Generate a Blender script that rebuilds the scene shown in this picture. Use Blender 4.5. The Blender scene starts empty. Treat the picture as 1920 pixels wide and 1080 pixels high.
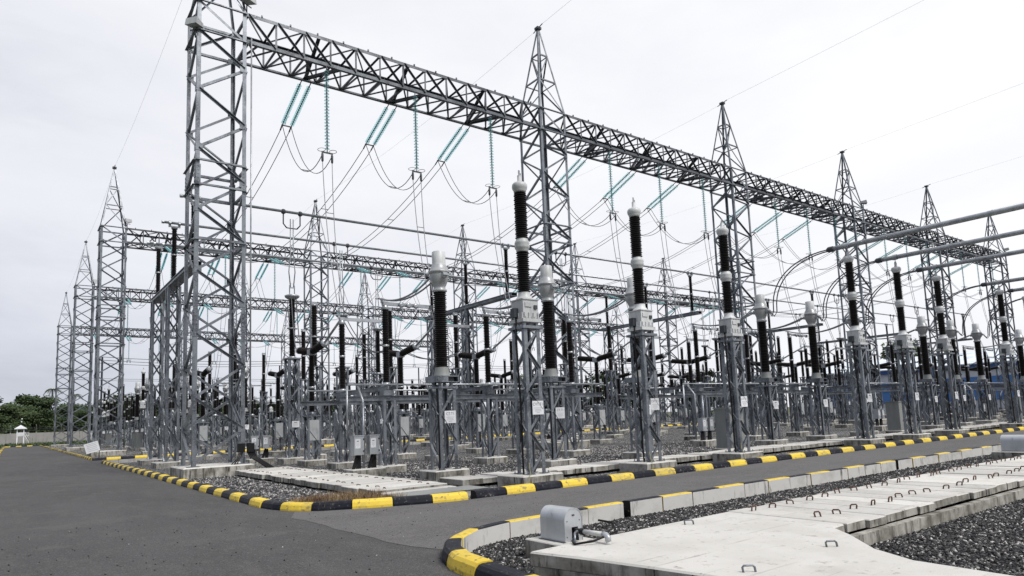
import bpy, bmesh, math, random
import numpy as np
from mathutils import Vector
from mathutils.geometry import delaunay_2d_cdt
R = math.radians
scn = bpy.context.scene
COL = scn.collection
rng = random.Random(7)

# ------------------------------------------------------------------ camera
F, CY, YAW, PITCH, ROLL = 1252.461, 643.339, 0.926325, 0.111044, -0.039975
fw = Vector((math.cos(YAW)*math.cos(PITCH), math.sin(YAW)*math.cos(PITCH), math.sin(PITCH)))
ri = Vector((math.sin(YAW), -math.cos(YAW), 0))
up = ri.cross(fw)
r2 = math.cos(ROLL)*ri + math.sin(ROLL)*up
u2 = -math.sin(ROLL)*ri + math.cos(ROLL)*up
cd = bpy.data.cameras.new('camera')
cam = bpy.data.objects.new('camera', cd)
COL.objects.link(cam)
from mathutils import Matrix
m3 = Matrix((r2, u2, -fw)).transposed()
cam.matrix_world = Matrix.Translation((0, 0, 1.7)) @ m3.to_4x4()
cd.sensor_width = 36.0
cd.lens = F/1920*36.0
cd.shift_y = (CY-540)/1920
cd.clip_start = 0.1
cd.clip_end = 6000
scn.camera = cam

# ------------------------------------------------------------------ world: overcast sky
SUN_EL, SUN_AZ = 50.0, -18.0           # azimuth from +X towards +Y
w = bpy.data.worlds.new('World')
scn.world = w
w.use_nodes = True
nt = w.node_tree
nt.nodes.clear()
def nd(nt, t, **kw):
    n = nt.nodes.new(t)
    for k, v in kw.items():
        setattr(n, k, v)
    return n
L = nt.links.new
out = nd(nt, 'ShaderNodeOutputWorld')
bg = nd(nt, 'ShaderNodeBackground')
sky = nd(nt, 'ShaderNodeTexSky', sky_type='NISHITA', sun_disc=False)
sky.sun_elevation = R(SUN_EL)
sky.sun_rotation = R(90-SUN_AZ)
tc = nd(nt, 'ShaderNodeTexCoord')
mp = nd(nt, 'ShaderNodeMapping')
mp.inputs['Scale'].default_value = (1, 1, 2.6)
L(tc.outputs['Generated'], mp.inputs['Vector'])
no = nd(nt, 'ShaderNodeTexNoise')
no.inputs['Scale'].default_value = 2.1
no.inputs['Detail'].default_value = 7
no.inputs['Roughness'].default_value = 0.52
no.inputs['Distortion'].default_value = 0.25
L(mp.outputs['Vector'], no.inputs['Vector'])
dot = nd(nt, 'ShaderNodeVectorMath', operation='DOT_PRODUCT')
dot.inputs[1].default_value = Vector((0.86, 0.28, 0.42)).normalized()
L(tc.outputs['Generated'], dot.inputs[0])
# brightness parameter: broad gradient towards the veiled sun + clouds
ma = nd(nt, 'ShaderNodeMath', operation='MULTIPLY_ADD')
ma.inputs[1].default_value = 0.62
ma.inputs[2].default_value = 0.02
L(dot.outputs['Value'], ma.inputs[0])
mb_ = nd(nt, 'ShaderNodeMath', operation='MULTIPLY_ADD')
mb_.inputs[1].default_value = 0.75
L(no.outputs['Fac'], mb_.inputs[0])
L(ma.outputs[0], mb_.inputs[2])
sep = nd(nt, 'ShaderNodeSeparateXYZ')
L(tc.outputs['Generated'], sep.inputs[0])
el = nd(nt, 'ShaderNodeMapRange')
el.inputs['From Min'].default_value = 0.0
el.inputs['From Max'].default_value = 0.34
el.inputs['To Min'].default_value = 0.02
el.inputs['To Max'].default_value = 0.16
L(sep.outputs['Z'], el.inputs['Value'])
ad = nd(nt, 'ShaderNodeMath', operation='ADD')
L(mb_.outputs[0], ad.inputs[0])
L(el.outputs[0], ad.inputs[1])
cr = nd(nt, 'ShaderNodeValToRGB')
cr.color_ramp.elements[0].position = 0.31
cr.color_ramp.elements[0].color = (0.40, 0.43, 0.51, 1)
cr.color_ramp.elements[1].position = 0.97
cr.color_ramp.elements[1].color = (0.985, 0.985, 1.0, 1)
e = cr.color_ramp.elements.new(0.46)
e.color = (0.60, 0.625, 0.70, 1)
e = cr.color_ramp.elements.new(0.64)
e.color = (0.80, 0.81, 0.865, 1)
no2 = nd(nt, 'ShaderNodeTexNoise')
no2.inputs['Scale'].default_value = 5.5
no2.inputs['Detail'].default_value = 8
no2.inputs['Roughness'].default_value = 0.6
no2.inputs['Distortion'].default_value = 0.5
L(mp.outputs['Vector'], no2.inputs['Vector'])
cl = nd(nt, 'ShaderNodeMath', operation='MULTIPLY_ADD')
cl.inputs[1].default_value = 0.22
cl.inputs[2].default_value = -0.10
L(no2.outputs['Fac'], cl.inputs[0])
ad2 = nd(nt, 'ShaderNodeMath', operation='ADD')
L(ad.outputs[0], ad2.inputs[0])
L(cl.outputs[0], ad2.inputs[1])
scl = nd(nt, 'ShaderNodeMath', operation='MULTIPLY')
scl.inputs[1].default_value = 0.77
L(ad2.outputs[0], scl.inputs[0])
L(scl.outputs[0], cr.inputs['Fac'])
mx = nd(nt, 'ShaderNodeMix', data_type='RGBA', blend_type='MIX')
sc_ = nd(nt, 'ShaderNodeVectorMath', operation='SCALE')
sc_.inputs['Scale'].default_value = 0.08
L(sky.outputs['Color'], sc_.inputs[0])
mx.inputs['Factor'].default_value = 0.95
L(sc_.outputs[0], mx.inputs['A'])
L(cr.outputs['Color'], mx.inputs['B'])
L(mx.outputs['Result'], bg.inputs['Color'])
bg.inputs['Strength'].default_value = 1.09
L(bg.outputs[0], out.inputs['Surface'])

sd = bpy.data.lights.new('sun', 'SUN')
sd.energy = 3.0
sd.angle = R(22)
sd.color = (1.0, 0.97, 0.93)
so = bpy.data.objects.new('sun', sd)
COL.objects.link(so)
sdir = Vector((math.cos(R(SUN_EL))*math.cos(R(SUN_AZ-60)), math.cos(R(SUN_EL))*math.sin(R(SUN_AZ-60)), math.sin(R(SUN_EL))))
so.rotation_euler = sdir.to_track_quat('Z', 'Y').to_euler()
sky.sun_rotation = R(90-(SUN_AZ-60))

scn.view_settings.view_transform = 'Standard'
scn.view_settings.look = 'None'
scn.view_settings.exposure = 0.0
scn.view_settings.gamma = 1.0
scn.view_settings.use_curve_mapping = False
scn.render.engine = 'CYCLES'
scn.cycles.max_bounces = 6
scn.cycles.transparent_max_bounces = 24

# ------------------------------------------------------------------ materials
MATS = {}
def mat(name, color, rough=0.6, metal=0.0, noise=None, bump=None, coords='Object', spec=None):
    """noise = list of (scale_xyz, detail, lo, hi, other colour) layers mixed over the base colour"""
    m = bpy.data.materials.new(name)
    m.use_nodes = True
    t = m.node_tree
    b = t.nodes['Principled BSDF']
    b.inputs['Base Color'].default_value = (*color, 1)
    b.inputs['Roughness'].default_value = rough
    b.inputs['Metallic'].default_value = metal
    if spec is not None:
        b.inputs['Specular IOR Level'].default_value = spec
    tcn = t.nodes.new('ShaderNodeTexCoord')
    oi = t.nodes.new('ShaderNodeObjectInfo')
    shf = t.nodes.new('ShaderNodeVectorMath'); shf.operation = 'MULTIPLY_ADD'
    cmb = t.nodes.new('ShaderNodeCombineXYZ')
    for q in range(3):
        t.links.new(oi.outputs['Random'], cmb.inputs[q])
    t.links.new(cmb.outputs[0], shf.inputs[0])
    shf.inputs[1].default_value = (57.0, 31.0, 83.0)
    t.links.new(tcn.outputs[coords], shf.inputs[2])
    last = None
    for (s, det, lo, hi, c2) in (noise or []):
        mpn = t.nodes.new('ShaderNodeMapping')
        mpn.inputs['Scale'].default_value = s
        t.links.new(shf.outputs[0], mpn.inputs['Vector'])
        nn = t.nodes.new('ShaderNodeTexNoise')
        nn.inputs['Scale'].default_value = 1.0
        nn.inputs['Detail'].default_value = det
        nn.inputs['Roughness'].default_value = 0.62
        t.links.new(mpn.outputs[0], nn.inputs['Vector'])
        mr = t.nodes.new('ShaderNodeMapRange')
        mr.inputs['From Min'].default_value = lo
        mr.inputs['From Max'].default_value = hi
        t.links.new(nn.outputs['Fac'], mr.inputs['Value'])
        mix = t.nodes.new('ShaderNodeMix')
        mix.data_type = 'RGBA'
        if last is None:
            mix.inputs['A'].default_value = (*color, 1)
        else:
            t.links.new(last, mix.inputs['A'])
        mix.inputs['B'].default_value = (*c2, 1)
        t.links.new(mr.outputs[0], mix.inputs['Factor'])
        last = mix.outputs['Result']
    if last is not None:
        vr = t.nodes.new('ShaderNodeMapRange')
        vr.inputs['To Min'].default_value = 0.84
        vr.inputs['To Max'].default_value = 1.14
        t.links.new(oi.outputs['Random'], vr.inputs['Value'])
        hs = t.nodes.new('ShaderNodeHueSaturation')
        t.links.new(vr.outputs[0], hs.inputs['Value'])
        t.links.new(last, hs.inputs['Color'])
        t.links.new(hs.outputs[0], b.inputs['Base Color'])
    if bump:
        s, det, strength, dist = bump
        nn = t.nodes.new('ShaderNodeTexNoise')
        nn.inputs['Scale'].default_value = s
        nn.inputs['Detail'].default_value = det
        t.links.new(tcn.outputs[coords], nn.inputs['Vector'])
        bp = t.nodes.new('ShaderNodeBump')
        bp.inputs['Strength'].default_value = strength
        bp.inputs['Distance'].default_value = dist
        t.links.new(nn.outputs['Fac'], bp.inputs['Height'])
        t.links.new(bp.outputs[0], b.inputs['Normal'])
    MATS[name] = m
    return m

mat('galvanised_steel', (0.25, 0.27, 0.295), 0.4, 0.62, [((1.6, 1.6, 1.1), 6, 0.42, 0.66, (0.075, 0.083, 0.097)), ((18, 18, 18), 4, 0.5, 0.72, (0.34, 0.36, 0.385)), ((5, 5, 0.8), 5, 0.66, 0.76, (0.13, 0.105, 0.085))])
mat('beam_steel', (0.14, 0.15, 0.165), 0.42, 0.62, [((1.1, 1.1, 1.1), 5, 0.4, 0.7, (0.04, 0.044, 0.05)), ((18, 18, 18), 4, 0.52, 0.72, (0.22, 0.23, 0.245))])
mat('dark_steel', (0.06, 0.066, 0.075), 0.5, 0.3)
mat('aluminium', (0.42, 0.44, 0.46), 0.38, 0.55, [((3, 3, 3), 4, 0.45, 0.7, (0.27, 0.285, 0.3))])
mat('conductor', (0.10, 0.105, 0.115), 0.5, 0.4)
mat('dropper_wire', (0.30, 0.31, 0.33), 0.5, 0.4)
mat('earth_wire', (0.42, 0.43, 0.45), 0.5, 0.3)
mat('porcelain', (0.010, 0.0075, 0.007), 0.3, 0.0, [((4, 4, 9), 4, 0.5, 0.75, (0.028, 0.022, 0.02))])
mat('glass_disc', (0.46, 0.74, 0.77), 0.1, 0.0)
def clear_glass(name, amount):
    t = MATS[name].node_tree
    b = t.nodes['Principled BSDF']
    o_ = t.nodes['Material Output']
    tr = t.nodes.new('ShaderNodeBsdfTransparent')
    tr.inputs['Color'].default_value = (0.80, 0.96, 0.97, 1)
    mxs = t.nodes.new('ShaderNodeMixShader')
    mxs.inputs[0].default_value = amount
    t.links.new(b.outputs[0], mxs.inputs[1])
    t.links.new(tr.outputs[0], mxs.inputs[2])
    t.links.new(mxs.outputs[0], o_.inputs['Surface'])
clear_glass('glass_disc', 0.68)
mat('grey_paint', (0.46, 0.475, 0.48), 0.45, 0.0, [((5, 5, 2), 5, 0.5, 0.75, (0.30, 0.31, 0.315)), ((26, 26, 4), 4, 0.6, 0.8, (0.36, 0.35, 0.33))])
mat('light_grey_paint', (0.55, 0.56, 0.56), 0.45, 0.0, [((6, 6, 2), 5, 0.5, 0.75, (0.38, 0.39, 0.39))])
mat('head_grey', (0.36, 0.37, 0.375), 0.38, 0.25, [((5, 5, 2), 5, 0.5, 0.75, (0.24, 0.245, 0.25))])
mat('cabinet_grey', (0.235, 0.245, 0.235), 0.5, 0.0, [((3, 3, 1), 5, 0.45, 0.75, (0.18, 0.185, 0.18))])
mat('galvanised_sheet', (0.47, 0.49, 0.51), 0.36, 0.4, [((3, 3, 2), 5, 0.45, 0.75, (0.36, 0.375, 0.395))])
mat('sign_white', (0.72, 0.73, 0.75), 0.5, 0.0, [((3, 3, 3), 3, 0.5, 0.8, (0.6, 0.61, 0.64))])
mat('sign_ink', (0.10, 0.10, 0.11), 0.6)
mat('sign_faint', (0.45, 0.46, 0.48), 0.6)
mat('black_plastic', (0.012, 0.012, 0.013), 0.4)
mat('white_pipe', (0.66, 0.66, 0.64), 0.4, 0.0, [((8, 8, 8), 4, 0.5, 0.8, (0.45, 0.45, 0.43))])
mat('earth_lead', (0.33, 0.30, 0.10), 0.6)
mat('rust', (0.13, 0.06, 0.035), 0.8, 0.1, [((30, 30, 30), 4, 0.4, 0.7, (0.05, 0.03, 0.022))])
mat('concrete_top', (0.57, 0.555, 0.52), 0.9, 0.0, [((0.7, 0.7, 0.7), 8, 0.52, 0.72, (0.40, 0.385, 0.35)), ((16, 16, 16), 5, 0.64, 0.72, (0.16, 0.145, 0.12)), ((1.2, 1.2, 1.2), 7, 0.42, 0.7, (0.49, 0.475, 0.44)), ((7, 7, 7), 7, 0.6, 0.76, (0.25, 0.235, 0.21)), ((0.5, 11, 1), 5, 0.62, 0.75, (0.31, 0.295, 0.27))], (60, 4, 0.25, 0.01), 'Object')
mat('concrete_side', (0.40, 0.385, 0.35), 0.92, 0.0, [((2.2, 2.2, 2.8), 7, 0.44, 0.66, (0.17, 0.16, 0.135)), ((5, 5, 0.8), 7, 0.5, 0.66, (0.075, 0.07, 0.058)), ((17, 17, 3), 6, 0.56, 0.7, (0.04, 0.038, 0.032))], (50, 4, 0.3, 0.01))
mat('kerb_concrete', (0.56, 0.55, 0.525), 0.92, 0.0, [((2, 2, 3), 5, 0.48, 0.75, (0.40, 0.39, 0.36)), ((7, 7, 1.3), 6, 0.58, 0.72, (0.12, 0.115, 0.1))], (50, 4, 0.3, 0.01))
mat('kerb_yellow', (0.72, 0.52, 0.045), 0.6, 0.0, [((3, 3, 3), 6, 0.5, 0.75, (0.62, 0.43, 0.04)), ((1.3, 1.3, 1.3), 6, 0.5, 0.75, (0.46, 0.36, 0.10)), ((13, 13, 13), 7, 0.57, 0.68, (0.17, 0.14, 0.07)), ((4, 4, 9), 7, 0.6, 0.7, (0.24, 0.2, 0.11))], (40, 4, 0.3, 0.008))
mat('kerb_black', (0.012, 0.013, 0.019), 0.5, 0.0, [((4, 4, 4), 6, 0.5, 0.78, (0.032, 0.033, 0.04)), ((15, 15, 15), 7, 0.61, 0.69, (0.2, 0.19, 0.18))], (40, 4, 0.3, 0.008))
mat('asphalt', (0.116, 0.114, 0.1155), 0.9, 0.0, [((0.22, 0.12, 1), 7, 0.46, 0.58, (0.096, 0.094, 0.095)), ((0.5, 0.16, 1), 6, 0.46, 0.66, (0.092, 0.09, 0.091)), ((0.3, 0.5, 1), 8, 0.58, 0.64, (0.136, 0.132, 0.13)), ((2.3, 0.8, 1), 7, 0.5, 0.7, (0.135, 0.13, 0.126)), ((0.9, 2.2, 1), 7, 0.58, 0.72, (0.084, 0.082, 0.083)), ((0.75, 0.75, 0.75), 5, 0.66, 0.72, (0.062, 0.06, 0.061)), ((2.6, 2.6, 2.6), 4, 0.70, 0.76, (0.05, 0.049, 0.05)), ((38, 38, 38), 4, 0.52, 0.7, (0.20, 0.195, 0.19)), ((60, 60, 60), 3, 0.53, 0.68, (0.03, 0.03, 0.031))], (80, 4, 0.8, 0.016))
mat('asphalt_pale', (0.132, 0.129, 0.129), 0.9, 0.0, [((0.3, 0.6, 1), 7, 0.46, 0.62, (0.112, 0.109, 0.109)), ((2.3, 2.3, 1), 7, 0.5, 0.7, (0.145, 0.14, 0.135)), ((38, 38, 38), 4, 0.52, 0.7, (0.19, 0.185, 0.18)), ((60, 60, 60), 3, 0.53, 0.68, (0.05, 0.049, 0.049))], (80, 4, 0.7, 0.012))
mat('earth_ground', (0.075, 0.085, 0.04), 0.95, 0.0, [((0.15, 0.15, 1), 6, 0.4, 0.65, (0.05, 0.075, 0.025)), ((1.1, 1.1, 1), 6, 0.5, 0.7, (0.12, 0.10, 0.055))], (3, 5, 0.6, 0.1))
mat('dry_grass', (0.33, 0.24, 0.13), 0.9, 0.0, [((2, 2, 2), 4, 0.45, 0.6, (0.13, 0.075, 0.045))])
mat('foliage', (0.055, 0.085, 0.035), 0.7, 0.0, [((0.35, 0.35, 0.35), 4, 0.4, 0.65, (0.085, 0.115, 0.045)), ((3, 3, 3), 3, 0.45, 0.7, (0.035, 0.055, 0.024))])
mat('foliage_deep', (0.04, 0.064, 0.03), 0.7, 0.0, [((0.4, 0.4, 0.4), 4, 0.4, 0.65, (0.062, 0.088, 0.036))])
mat('bark', (0.10, 0.085, 0.07), 0.9, 0.0, [((3, 3, 1), 5, 0.4, 0.7, (0.05, 0.042, 0.035))])
mat('wall_concrete', (0.27, 0.265, 0.255), 0.9, 0.0, [((0.4, 0.4, 0.4), 6, 0.42, 0.7, (0.22, 0.215, 0.2)), ((2, 2, 0.3), 6, 0.55, 0.7, (0.13, 0.125, 0.11))])
mat('white_wall', (0.74, 0.75, 0.77), 0.7, 0.0, [((0.3, 0.3, 0.5), 5, 0.45, 0.75, (0.5, 0.51, 0.54))])
mat('blue_wall', (0.085, 0.24, 0.56), 0.6, 0.0, [((0.3, 0.3, 0.5), 5, 0.45, 0.75, (0.045, 0.14, 0.38))])
mat('deep_blue', (0.045, 0.12, 0.34), 0.6)
mat('roof_sheet', (0.68, 0.73, 0.78), 0.45, 0.1, [((0.4, 0.4, 0.4), 4, 0.45, 0.75, (0.42, 0.5, 0.57))])
mat('dark_glass', (0.02, 0.025, 0.03), 0.15)

for n_, v_ in (('kerb_black', 0.12), ('porcelain', 0.22), ('asphalt', 0.15), ('asphalt_pale', 0.15), ('concrete_side', 0.2), ('black_plastic', 0.2), ('foliage', 0.2), ('foliage_deep', 0.2)):
    MATS[n_].node_tree.nodes['Principled BSDF'].inputs['Specular IOR Level'].default_value = v_
# gravel bed: stone-sized cells of varying grey, with bump
def gravel_mat(name, scale, dark, light):
    m = bpy.data.materials.new(name)
    m.use_nodes = True
    t = m.node_tree
    b = t.nodes['Principled BSDF']
    b.inputs['Roughness'].default_value = 0.85
    b.inputs['Specular IOR Level'].default_value = 0.15
    tcn = t.nodes.new('ShaderNodeTexCoord')
    v = t.nodes.new('ShaderNodeTexVoronoi')
    v.inputs['Scale'].default_value = scale
    t.links.new(tcn.outputs['Object'], v.inputs['Vector'])
    sx = t.nodes.new('ShaderNodeSeparateColor')
    t.links.new(v.outputs['Color'], sx.inputs[0])
    crn = t.nodes.new('ShaderNodeValToRGB')
    els = crn.color_ramp.elements
    els[0].position, els[0].color = 0.0, (*dark, 1)
    els[1].position, els[1].color = 1.0, (*light, 1)
    x = els.new(0.5); x.color = (0.07, 0.069, 0.069, 1)
    x = els.new(0.76); x.color = (0.17, 0.165, 0.162, 1)
    t.links.new(sx.outputs[0], crn.inputs['Fac'])
    v2 = t.nodes.new('ShaderNodeTexVoronoi')
    v2.inputs['Scale'].default_value = scale
    t.links.new(tcn.outputs['Object'], v2.inputs['Vector'])
    inv = t.nodes.new('ShaderNodeMath'); inv.operation = 'MULTIPLY'; inv.inputs[1].default_value = -1.0
    t.links.new(v2.outputs['Distance'], inv.inputs[0])
    bp = t.nodes.new('ShaderNodeBump')
    bp.inputs['Strength'].default_value = 1.0
    bp.inputs['Distance'].default_value = 0.035
    t.links.new(inv.outputs[0], bp.inputs['Height'])
    t.links.new(bp.outputs[0], b.inputs['Normal'])
    t.links.new(crn.outputs['Color'], b.inputs['Base Color'])
    MATS[name] = m
gravel_mat('gravel_bed', 22, (0.012, 0.012, 0.014), (0.62, 0.61, 0.60))
def stone_mat(name, gain=1.0):
    m = bpy.data.materials.new(name)
    m.use_nodes = True
    t = m.node_tree
    b = t.nodes['Principled BSDF']
    b.inputs['Roughness'].default_value = 0.8
    b.inputs['Specular IOR Level'].default_value = 0.2
    g = t.nodes.new('ShaderNodeNewGeometry')
    crn = t.nodes.new('ShaderNodeValToRGB')
    els = crn.color_ramp.elements
    els[0].position, els[0].color = 0.0, (0.014, 0.014, 0.016, 1)
    els[1].position, els[1].color = 1.0, (0.62, 0.60, 0.57, 1)
    for p_, c in ((0.5, (0.04, 0.04, 0.042)), (0.76, (0.09, 0.088, 0.087)), (0.92, (0.22, 0.21, 0.2))):
        x = els.new(p_); x.color = (c[0]*gain, c[1]*gain, c[2]*gain, 1)
    t.links.new(g.outputs['Random Per Island'], crn.inputs['Fac'])
    t.links.new(crn.outputs['Color'], b.inputs['Base Color'])
    MATS[name] = m
stone_mat('gravel_stone')
stone_mat('gravel_stone_pale', 1.9)

# ------------------------------------------------------------------ mesh builder
class MB:
    def __init__(s, m='galvanised_steel'):
        s.v, s.f, s.mi, s.sm, s.names, s.cur, s.smooth = [], [], [], [], [], m, False
        s.m(m)
    def m(s, name):
        if name not in s.names:
            s.names.append(name)
        s.cur = s.names.index(name)
        return s
    def add(s, vs, fs, smooth=None):
        o = len(s.v)
        s.v += [tuple(x) for x in vs]
        for f in fs:
            s.f.append(tuple(i+o for i in f))
            s.mi.append(s.cur)
            s.sm.append(s.smooth if smooth is None else smooth)
    def box(s, cx, cy, cz, sx, sy, sz, rot=0.0):
        hx, hy, hz = sx/2, sy/2, sz/2
        c, n = math.cos(rot), math.sin(rot)
        vs = []
        for dz in (-hz, hz):
            for dx, dy in ((-hx, -hy), (hx, -hy), (hx, hy), (-hx, hy)):
                vs.append((cx+dx*c-dy*n, cy+dx*n+dy*c, cz+dz))
        s.add(vs, [(3, 2, 1, 0), (4, 5, 6, 7), (0, 1, 5, 4), (1, 2, 6, 5), (2, 3, 7, 6), (3, 0, 4, 7)], False)
        return s
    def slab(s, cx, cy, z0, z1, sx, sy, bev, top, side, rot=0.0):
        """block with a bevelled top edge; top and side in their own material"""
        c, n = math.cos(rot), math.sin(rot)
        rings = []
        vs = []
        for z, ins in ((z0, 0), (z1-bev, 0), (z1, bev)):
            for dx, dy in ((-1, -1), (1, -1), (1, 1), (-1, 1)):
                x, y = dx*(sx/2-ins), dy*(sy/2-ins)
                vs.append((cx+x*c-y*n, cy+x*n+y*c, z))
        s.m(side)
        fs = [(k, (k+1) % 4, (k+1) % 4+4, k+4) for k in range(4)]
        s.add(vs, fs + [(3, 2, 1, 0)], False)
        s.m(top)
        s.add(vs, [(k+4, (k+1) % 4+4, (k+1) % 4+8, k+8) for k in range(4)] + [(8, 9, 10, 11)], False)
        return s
    def lathe(s, prof, o=(0, 0, 0), axis=(0, 0, 1), seg=16, smooth=True, caps=True):
        a = Vector(axis).normalized()
        e1 = a.orthogonal().normalized()
        e2 = a.cross(e1)
        O = Vector(o)
        vs = []
        for r, z in prof:
            for k in range(seg):
                t = 2*math.pi*k/seg
                vs.append(O + a*z + e1*(r*math.cos(t)) + e2*(r*math.sin(t)))
        fs = []
        for i in range(len(prof)-1):
            for k in range(seg):
                k2 = (k+1) % seg
                fs.append((i*seg+k, i*seg+k2, (i+1)*seg+k2, (i+1)*seg+k))
        s.add(vs, fs, smooth)
        if caps:
            s.add(vs[:seg], [tuple(reversed(range(seg)))], False)
            s.add(vs[-seg:], [tuple(range(seg))], False)
        return s
    def tube(s, pts, r, seg=6, smooth=True):
        pts = [Vector(p) for p in pts]
        n = len(pts)
        e = None
        vs = []
        for i, p in enumerate(pts):
            d = (pts[min(i+1, n-1)] - pts[max(i-1, 0)])
            if d.length < 1e-9:
                d = Vector((0, 0, 1))
            d.normalize()
            if e is None:
                e = d.orthogonal().normalized()
            else:
                e = e - d*e.dot(d)
                e = e.normalized() if e.length > 1e-6 else d.orthogonal().normalized()
            g = d.cross(e)
            for k in range(seg):
                t = 2*math.pi*k/seg
                vs.append(p + e*(r*math.cos(t)) + g*(r*math.sin(t)))
        fs = []
        for i in range(n-1):
            for k in range(seg):
                k2 = (k+1) % seg
                fs.append((i*seg+k, i*seg+k2, (i+1)*seg+k2, (i+1)*seg+k))
        fs.append(tuple(reversed(range(seg))))
        fs.append(tuple((n-1)*seg+k for k in range(seg)))
        s.add(vs, fs, smooth)
        return s
    def angle(s, p0, p1, wd, th, a, b):
        """L-profile bar, flanges along a and b"""
        p0, p1, a, b = Vector(p0), Vector(p1), Vector(a), Vector(b)
        d = (p1-p0).normalized()
        a = (a - d*a.dot(d)).normalized()
        b = (b - d*b.dot(d)).normalized()
        prof = [(0, 0), (wd, 0), (wd, th), (th, th), (th, wd), (0, wd)]
        vs = [p0+a*x+b*y for x, y in prof] + [p1+a*x+b*y for x, y in prof]
        fs = [(k, (k+1) % 6, (k+1) % 6+6, k+6) for k in range(6)]
        fs += [(5, 4, 3, 0), (3, 2, 1, 0), (6, 9, 10, 11), (6, 7, 8, 9)]
        if a.cross(b).dot(d) < 0:
            fs = [tuple(reversed(f)) for f in fs]
        s.add(vs, fs, False)
        return s
    def brace(s, p0, p1, wd, n, th=None, inset=0.0, out=False):
        """L bar lying on a face with outward normal n"""
        p0, p1, n = Vector(p0), Vector(p1), Vector(n)
        d = (p1-p0).normalized()
        a = n.cross(d).normalized()
        off = -a*(wd/2) - n*inset
        return s.angle(p0+off, p1+off, wd, th or wd*0.14, a, n if out else -n)
    def build(s, name):
        me = bpy.data.meshes.new(name)
        me.from_pydata(s.v, [], s.f)
        for n in s.names:
            me.materials.append(MATS[n])
        me.polygons.foreach_set('material_index', s.mi)
        me.polygons.foreach_set('use_smooth', s.sm)
        me.update()
        return me
    def merge(s, o):
        for k, n in enumerate(o.names):
            s.m(n)
        mp_ = [s.names.index(n) for n in o.names]
        b = len(s.v)
        s.v += o.v
        s.f += [tuple(i+b for i in f) for f in o.f]
        s.mi += [mp_[i] for i in o.mi]
        s.sm += o.sm
        return s

def obj(name, me, parent=None, loc=(0, 0, 0), rz=0.0):
    o = bpy.data.objects.new(name, me)
    COL.objects.link(o)
    o.location = loc
    o.rotation_euler = (0, 0, rz)
    if parent is not None:
        o.parent = parent
    return o
def tag(o, label, cat, group=None, kind=None):
    o['label'] = label
    if cat:
        o['category'] = cat
    if group:
        o['group'] = group
    if kind:
        o['kind'] = kind
    return o
def struct(o, label=None, kind='structure'):
    o['kind'] = kind
    if label:
        o['label'] = label
    return o
def thing(name, kit, label, cat, group=None, loc=(0, 0, 0), rz=0.0, far=False, sy=1):
    """place one instance of a kit (list of (part name, mesh, subparts)); far ones are a single mesh"""
    if far:
        o = obj(name, kit['far'], None, loc, rz)
    else:
        o = obj(name, None, None, loc, rz)
        for pn, me, subs in kit['parts']:
            c = obj(pn, me, o)
            for sn, sme in subs:
                obj(sn, sme, c)
    return tag(o, label, cat, group)
def kit(name, parts):
    """parts: list of (part name, MB, [(sub name, MB)])"""
    allm = None
    out_ = []
    for p in parts:
        pn, mbp = p[0], p[1]
        subs = p[2] if len(p) > 2 else []
        for q in [mbp] + [x[1] for x in subs]:
            if allm is None:
                allm = MB(q.names[0])
            allm.merge(q)
        out_.append((pn, mbp.build(pn), [(sn, sm.build(sn)) for sn, sm in subs]))
    return {'parts': out_, 'far': allm.build(name)}

ORD = ['first', 'second', 'third', 'fourth', 'fifth', 'sixth', 'seventh', 'eighth']
PH = ['first', 'middle', 'last']

# ------------------------------------------------------------------ layout
X0, S = 6.4, 17.745
ROWS = [28.35, 64.52, 91.91, 127.1]
PHX = [4.4, 8.87, 13.34]
NB = 5
def Xc(k): return X0 + S*k
ROWN = ['front', 'second', 'third', 'rearmost']
BAYN = ['bay one step', 'bay two steps']
def bay(k): return ORD[k] + ' bay'

# ------------------------------------------------------------------ shared shapes
def shed_profile(z0, z1, rc, rs, n):
    p = (z1-z0)/n
    pr = [(rc, z0)]
    for i in range(n):
        z = z0+i*p
        rr = rs if i % 2 == 0 else rs*0.93
        pr += [(rc, z+0.18*p), (rr, z+0.46*p), (rr, z+0.56*p), (rc, z+0.82*p)]
    pr.append((rc, z1))
    return pr
def insulator(mb, z0, z1, rc, rs, n, seg=16, o=(0, 0, 0), axis=(0, 0, 1)):
    mb.m('porcelain')
    mb.lathe(shed_profile(z0, z1, rc, rs, n), o, axis, seg, False)
    return mb
def lattice(mb, s, z0, z1, lw, bw, cx=0, cy=0, panel=None, x_brace=False):
    h = s/2
    t = lw*0.13
    for sx in (-1, 1):
        for sy in (-1, 1):
            mb.angle((cx+sx*h, cy+sy*h, z0), (cx+sx*h, cy+sy*h, z1), lw, t, (-sx, 0, 0), (0, -sy, 0))
    panel = panel or s
    n = max(2, round((z1-z0)/panel))
    dz = (z1-z0)/n
    for fi, nrm in enumerate(((0, -1, 0), (1, 0, 0), (0, 1, 0), (-1, 0, 0))):
        N = Vector(nrm)
        T = Vector((-N.y, N.x, 0))
        for k in range(n):
            sg = 1 if (k+fi) % 2 == 0 else -1
            a = Vector((cx, cy, z0+k*dz+0.02)) + N*(h-t-0.002) - T*(sg*(h-lw*0.5))
            b = Vector((cx, cy, z0+(k+1)*dz-0.02)) + N*(h-t-0.002) + T*(sg*(h-lw*0.5))
            mb.brace(a, b, bw, N, out=sg < 0)
            if x_brace:
                a2 = Vector((cx, cy, z0+k*dz+0.02)) + N*(h-t-0.03) + T*(sg*(h-lw*0.5))
                b2 = Vector((cx, cy, z0+(k+1)*dz-0.02)) + N*(h-t-0.03) - T*(sg*(h-lw*0.5))
                mb.brace(a2, b2, bw, N)
    return mb
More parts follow.
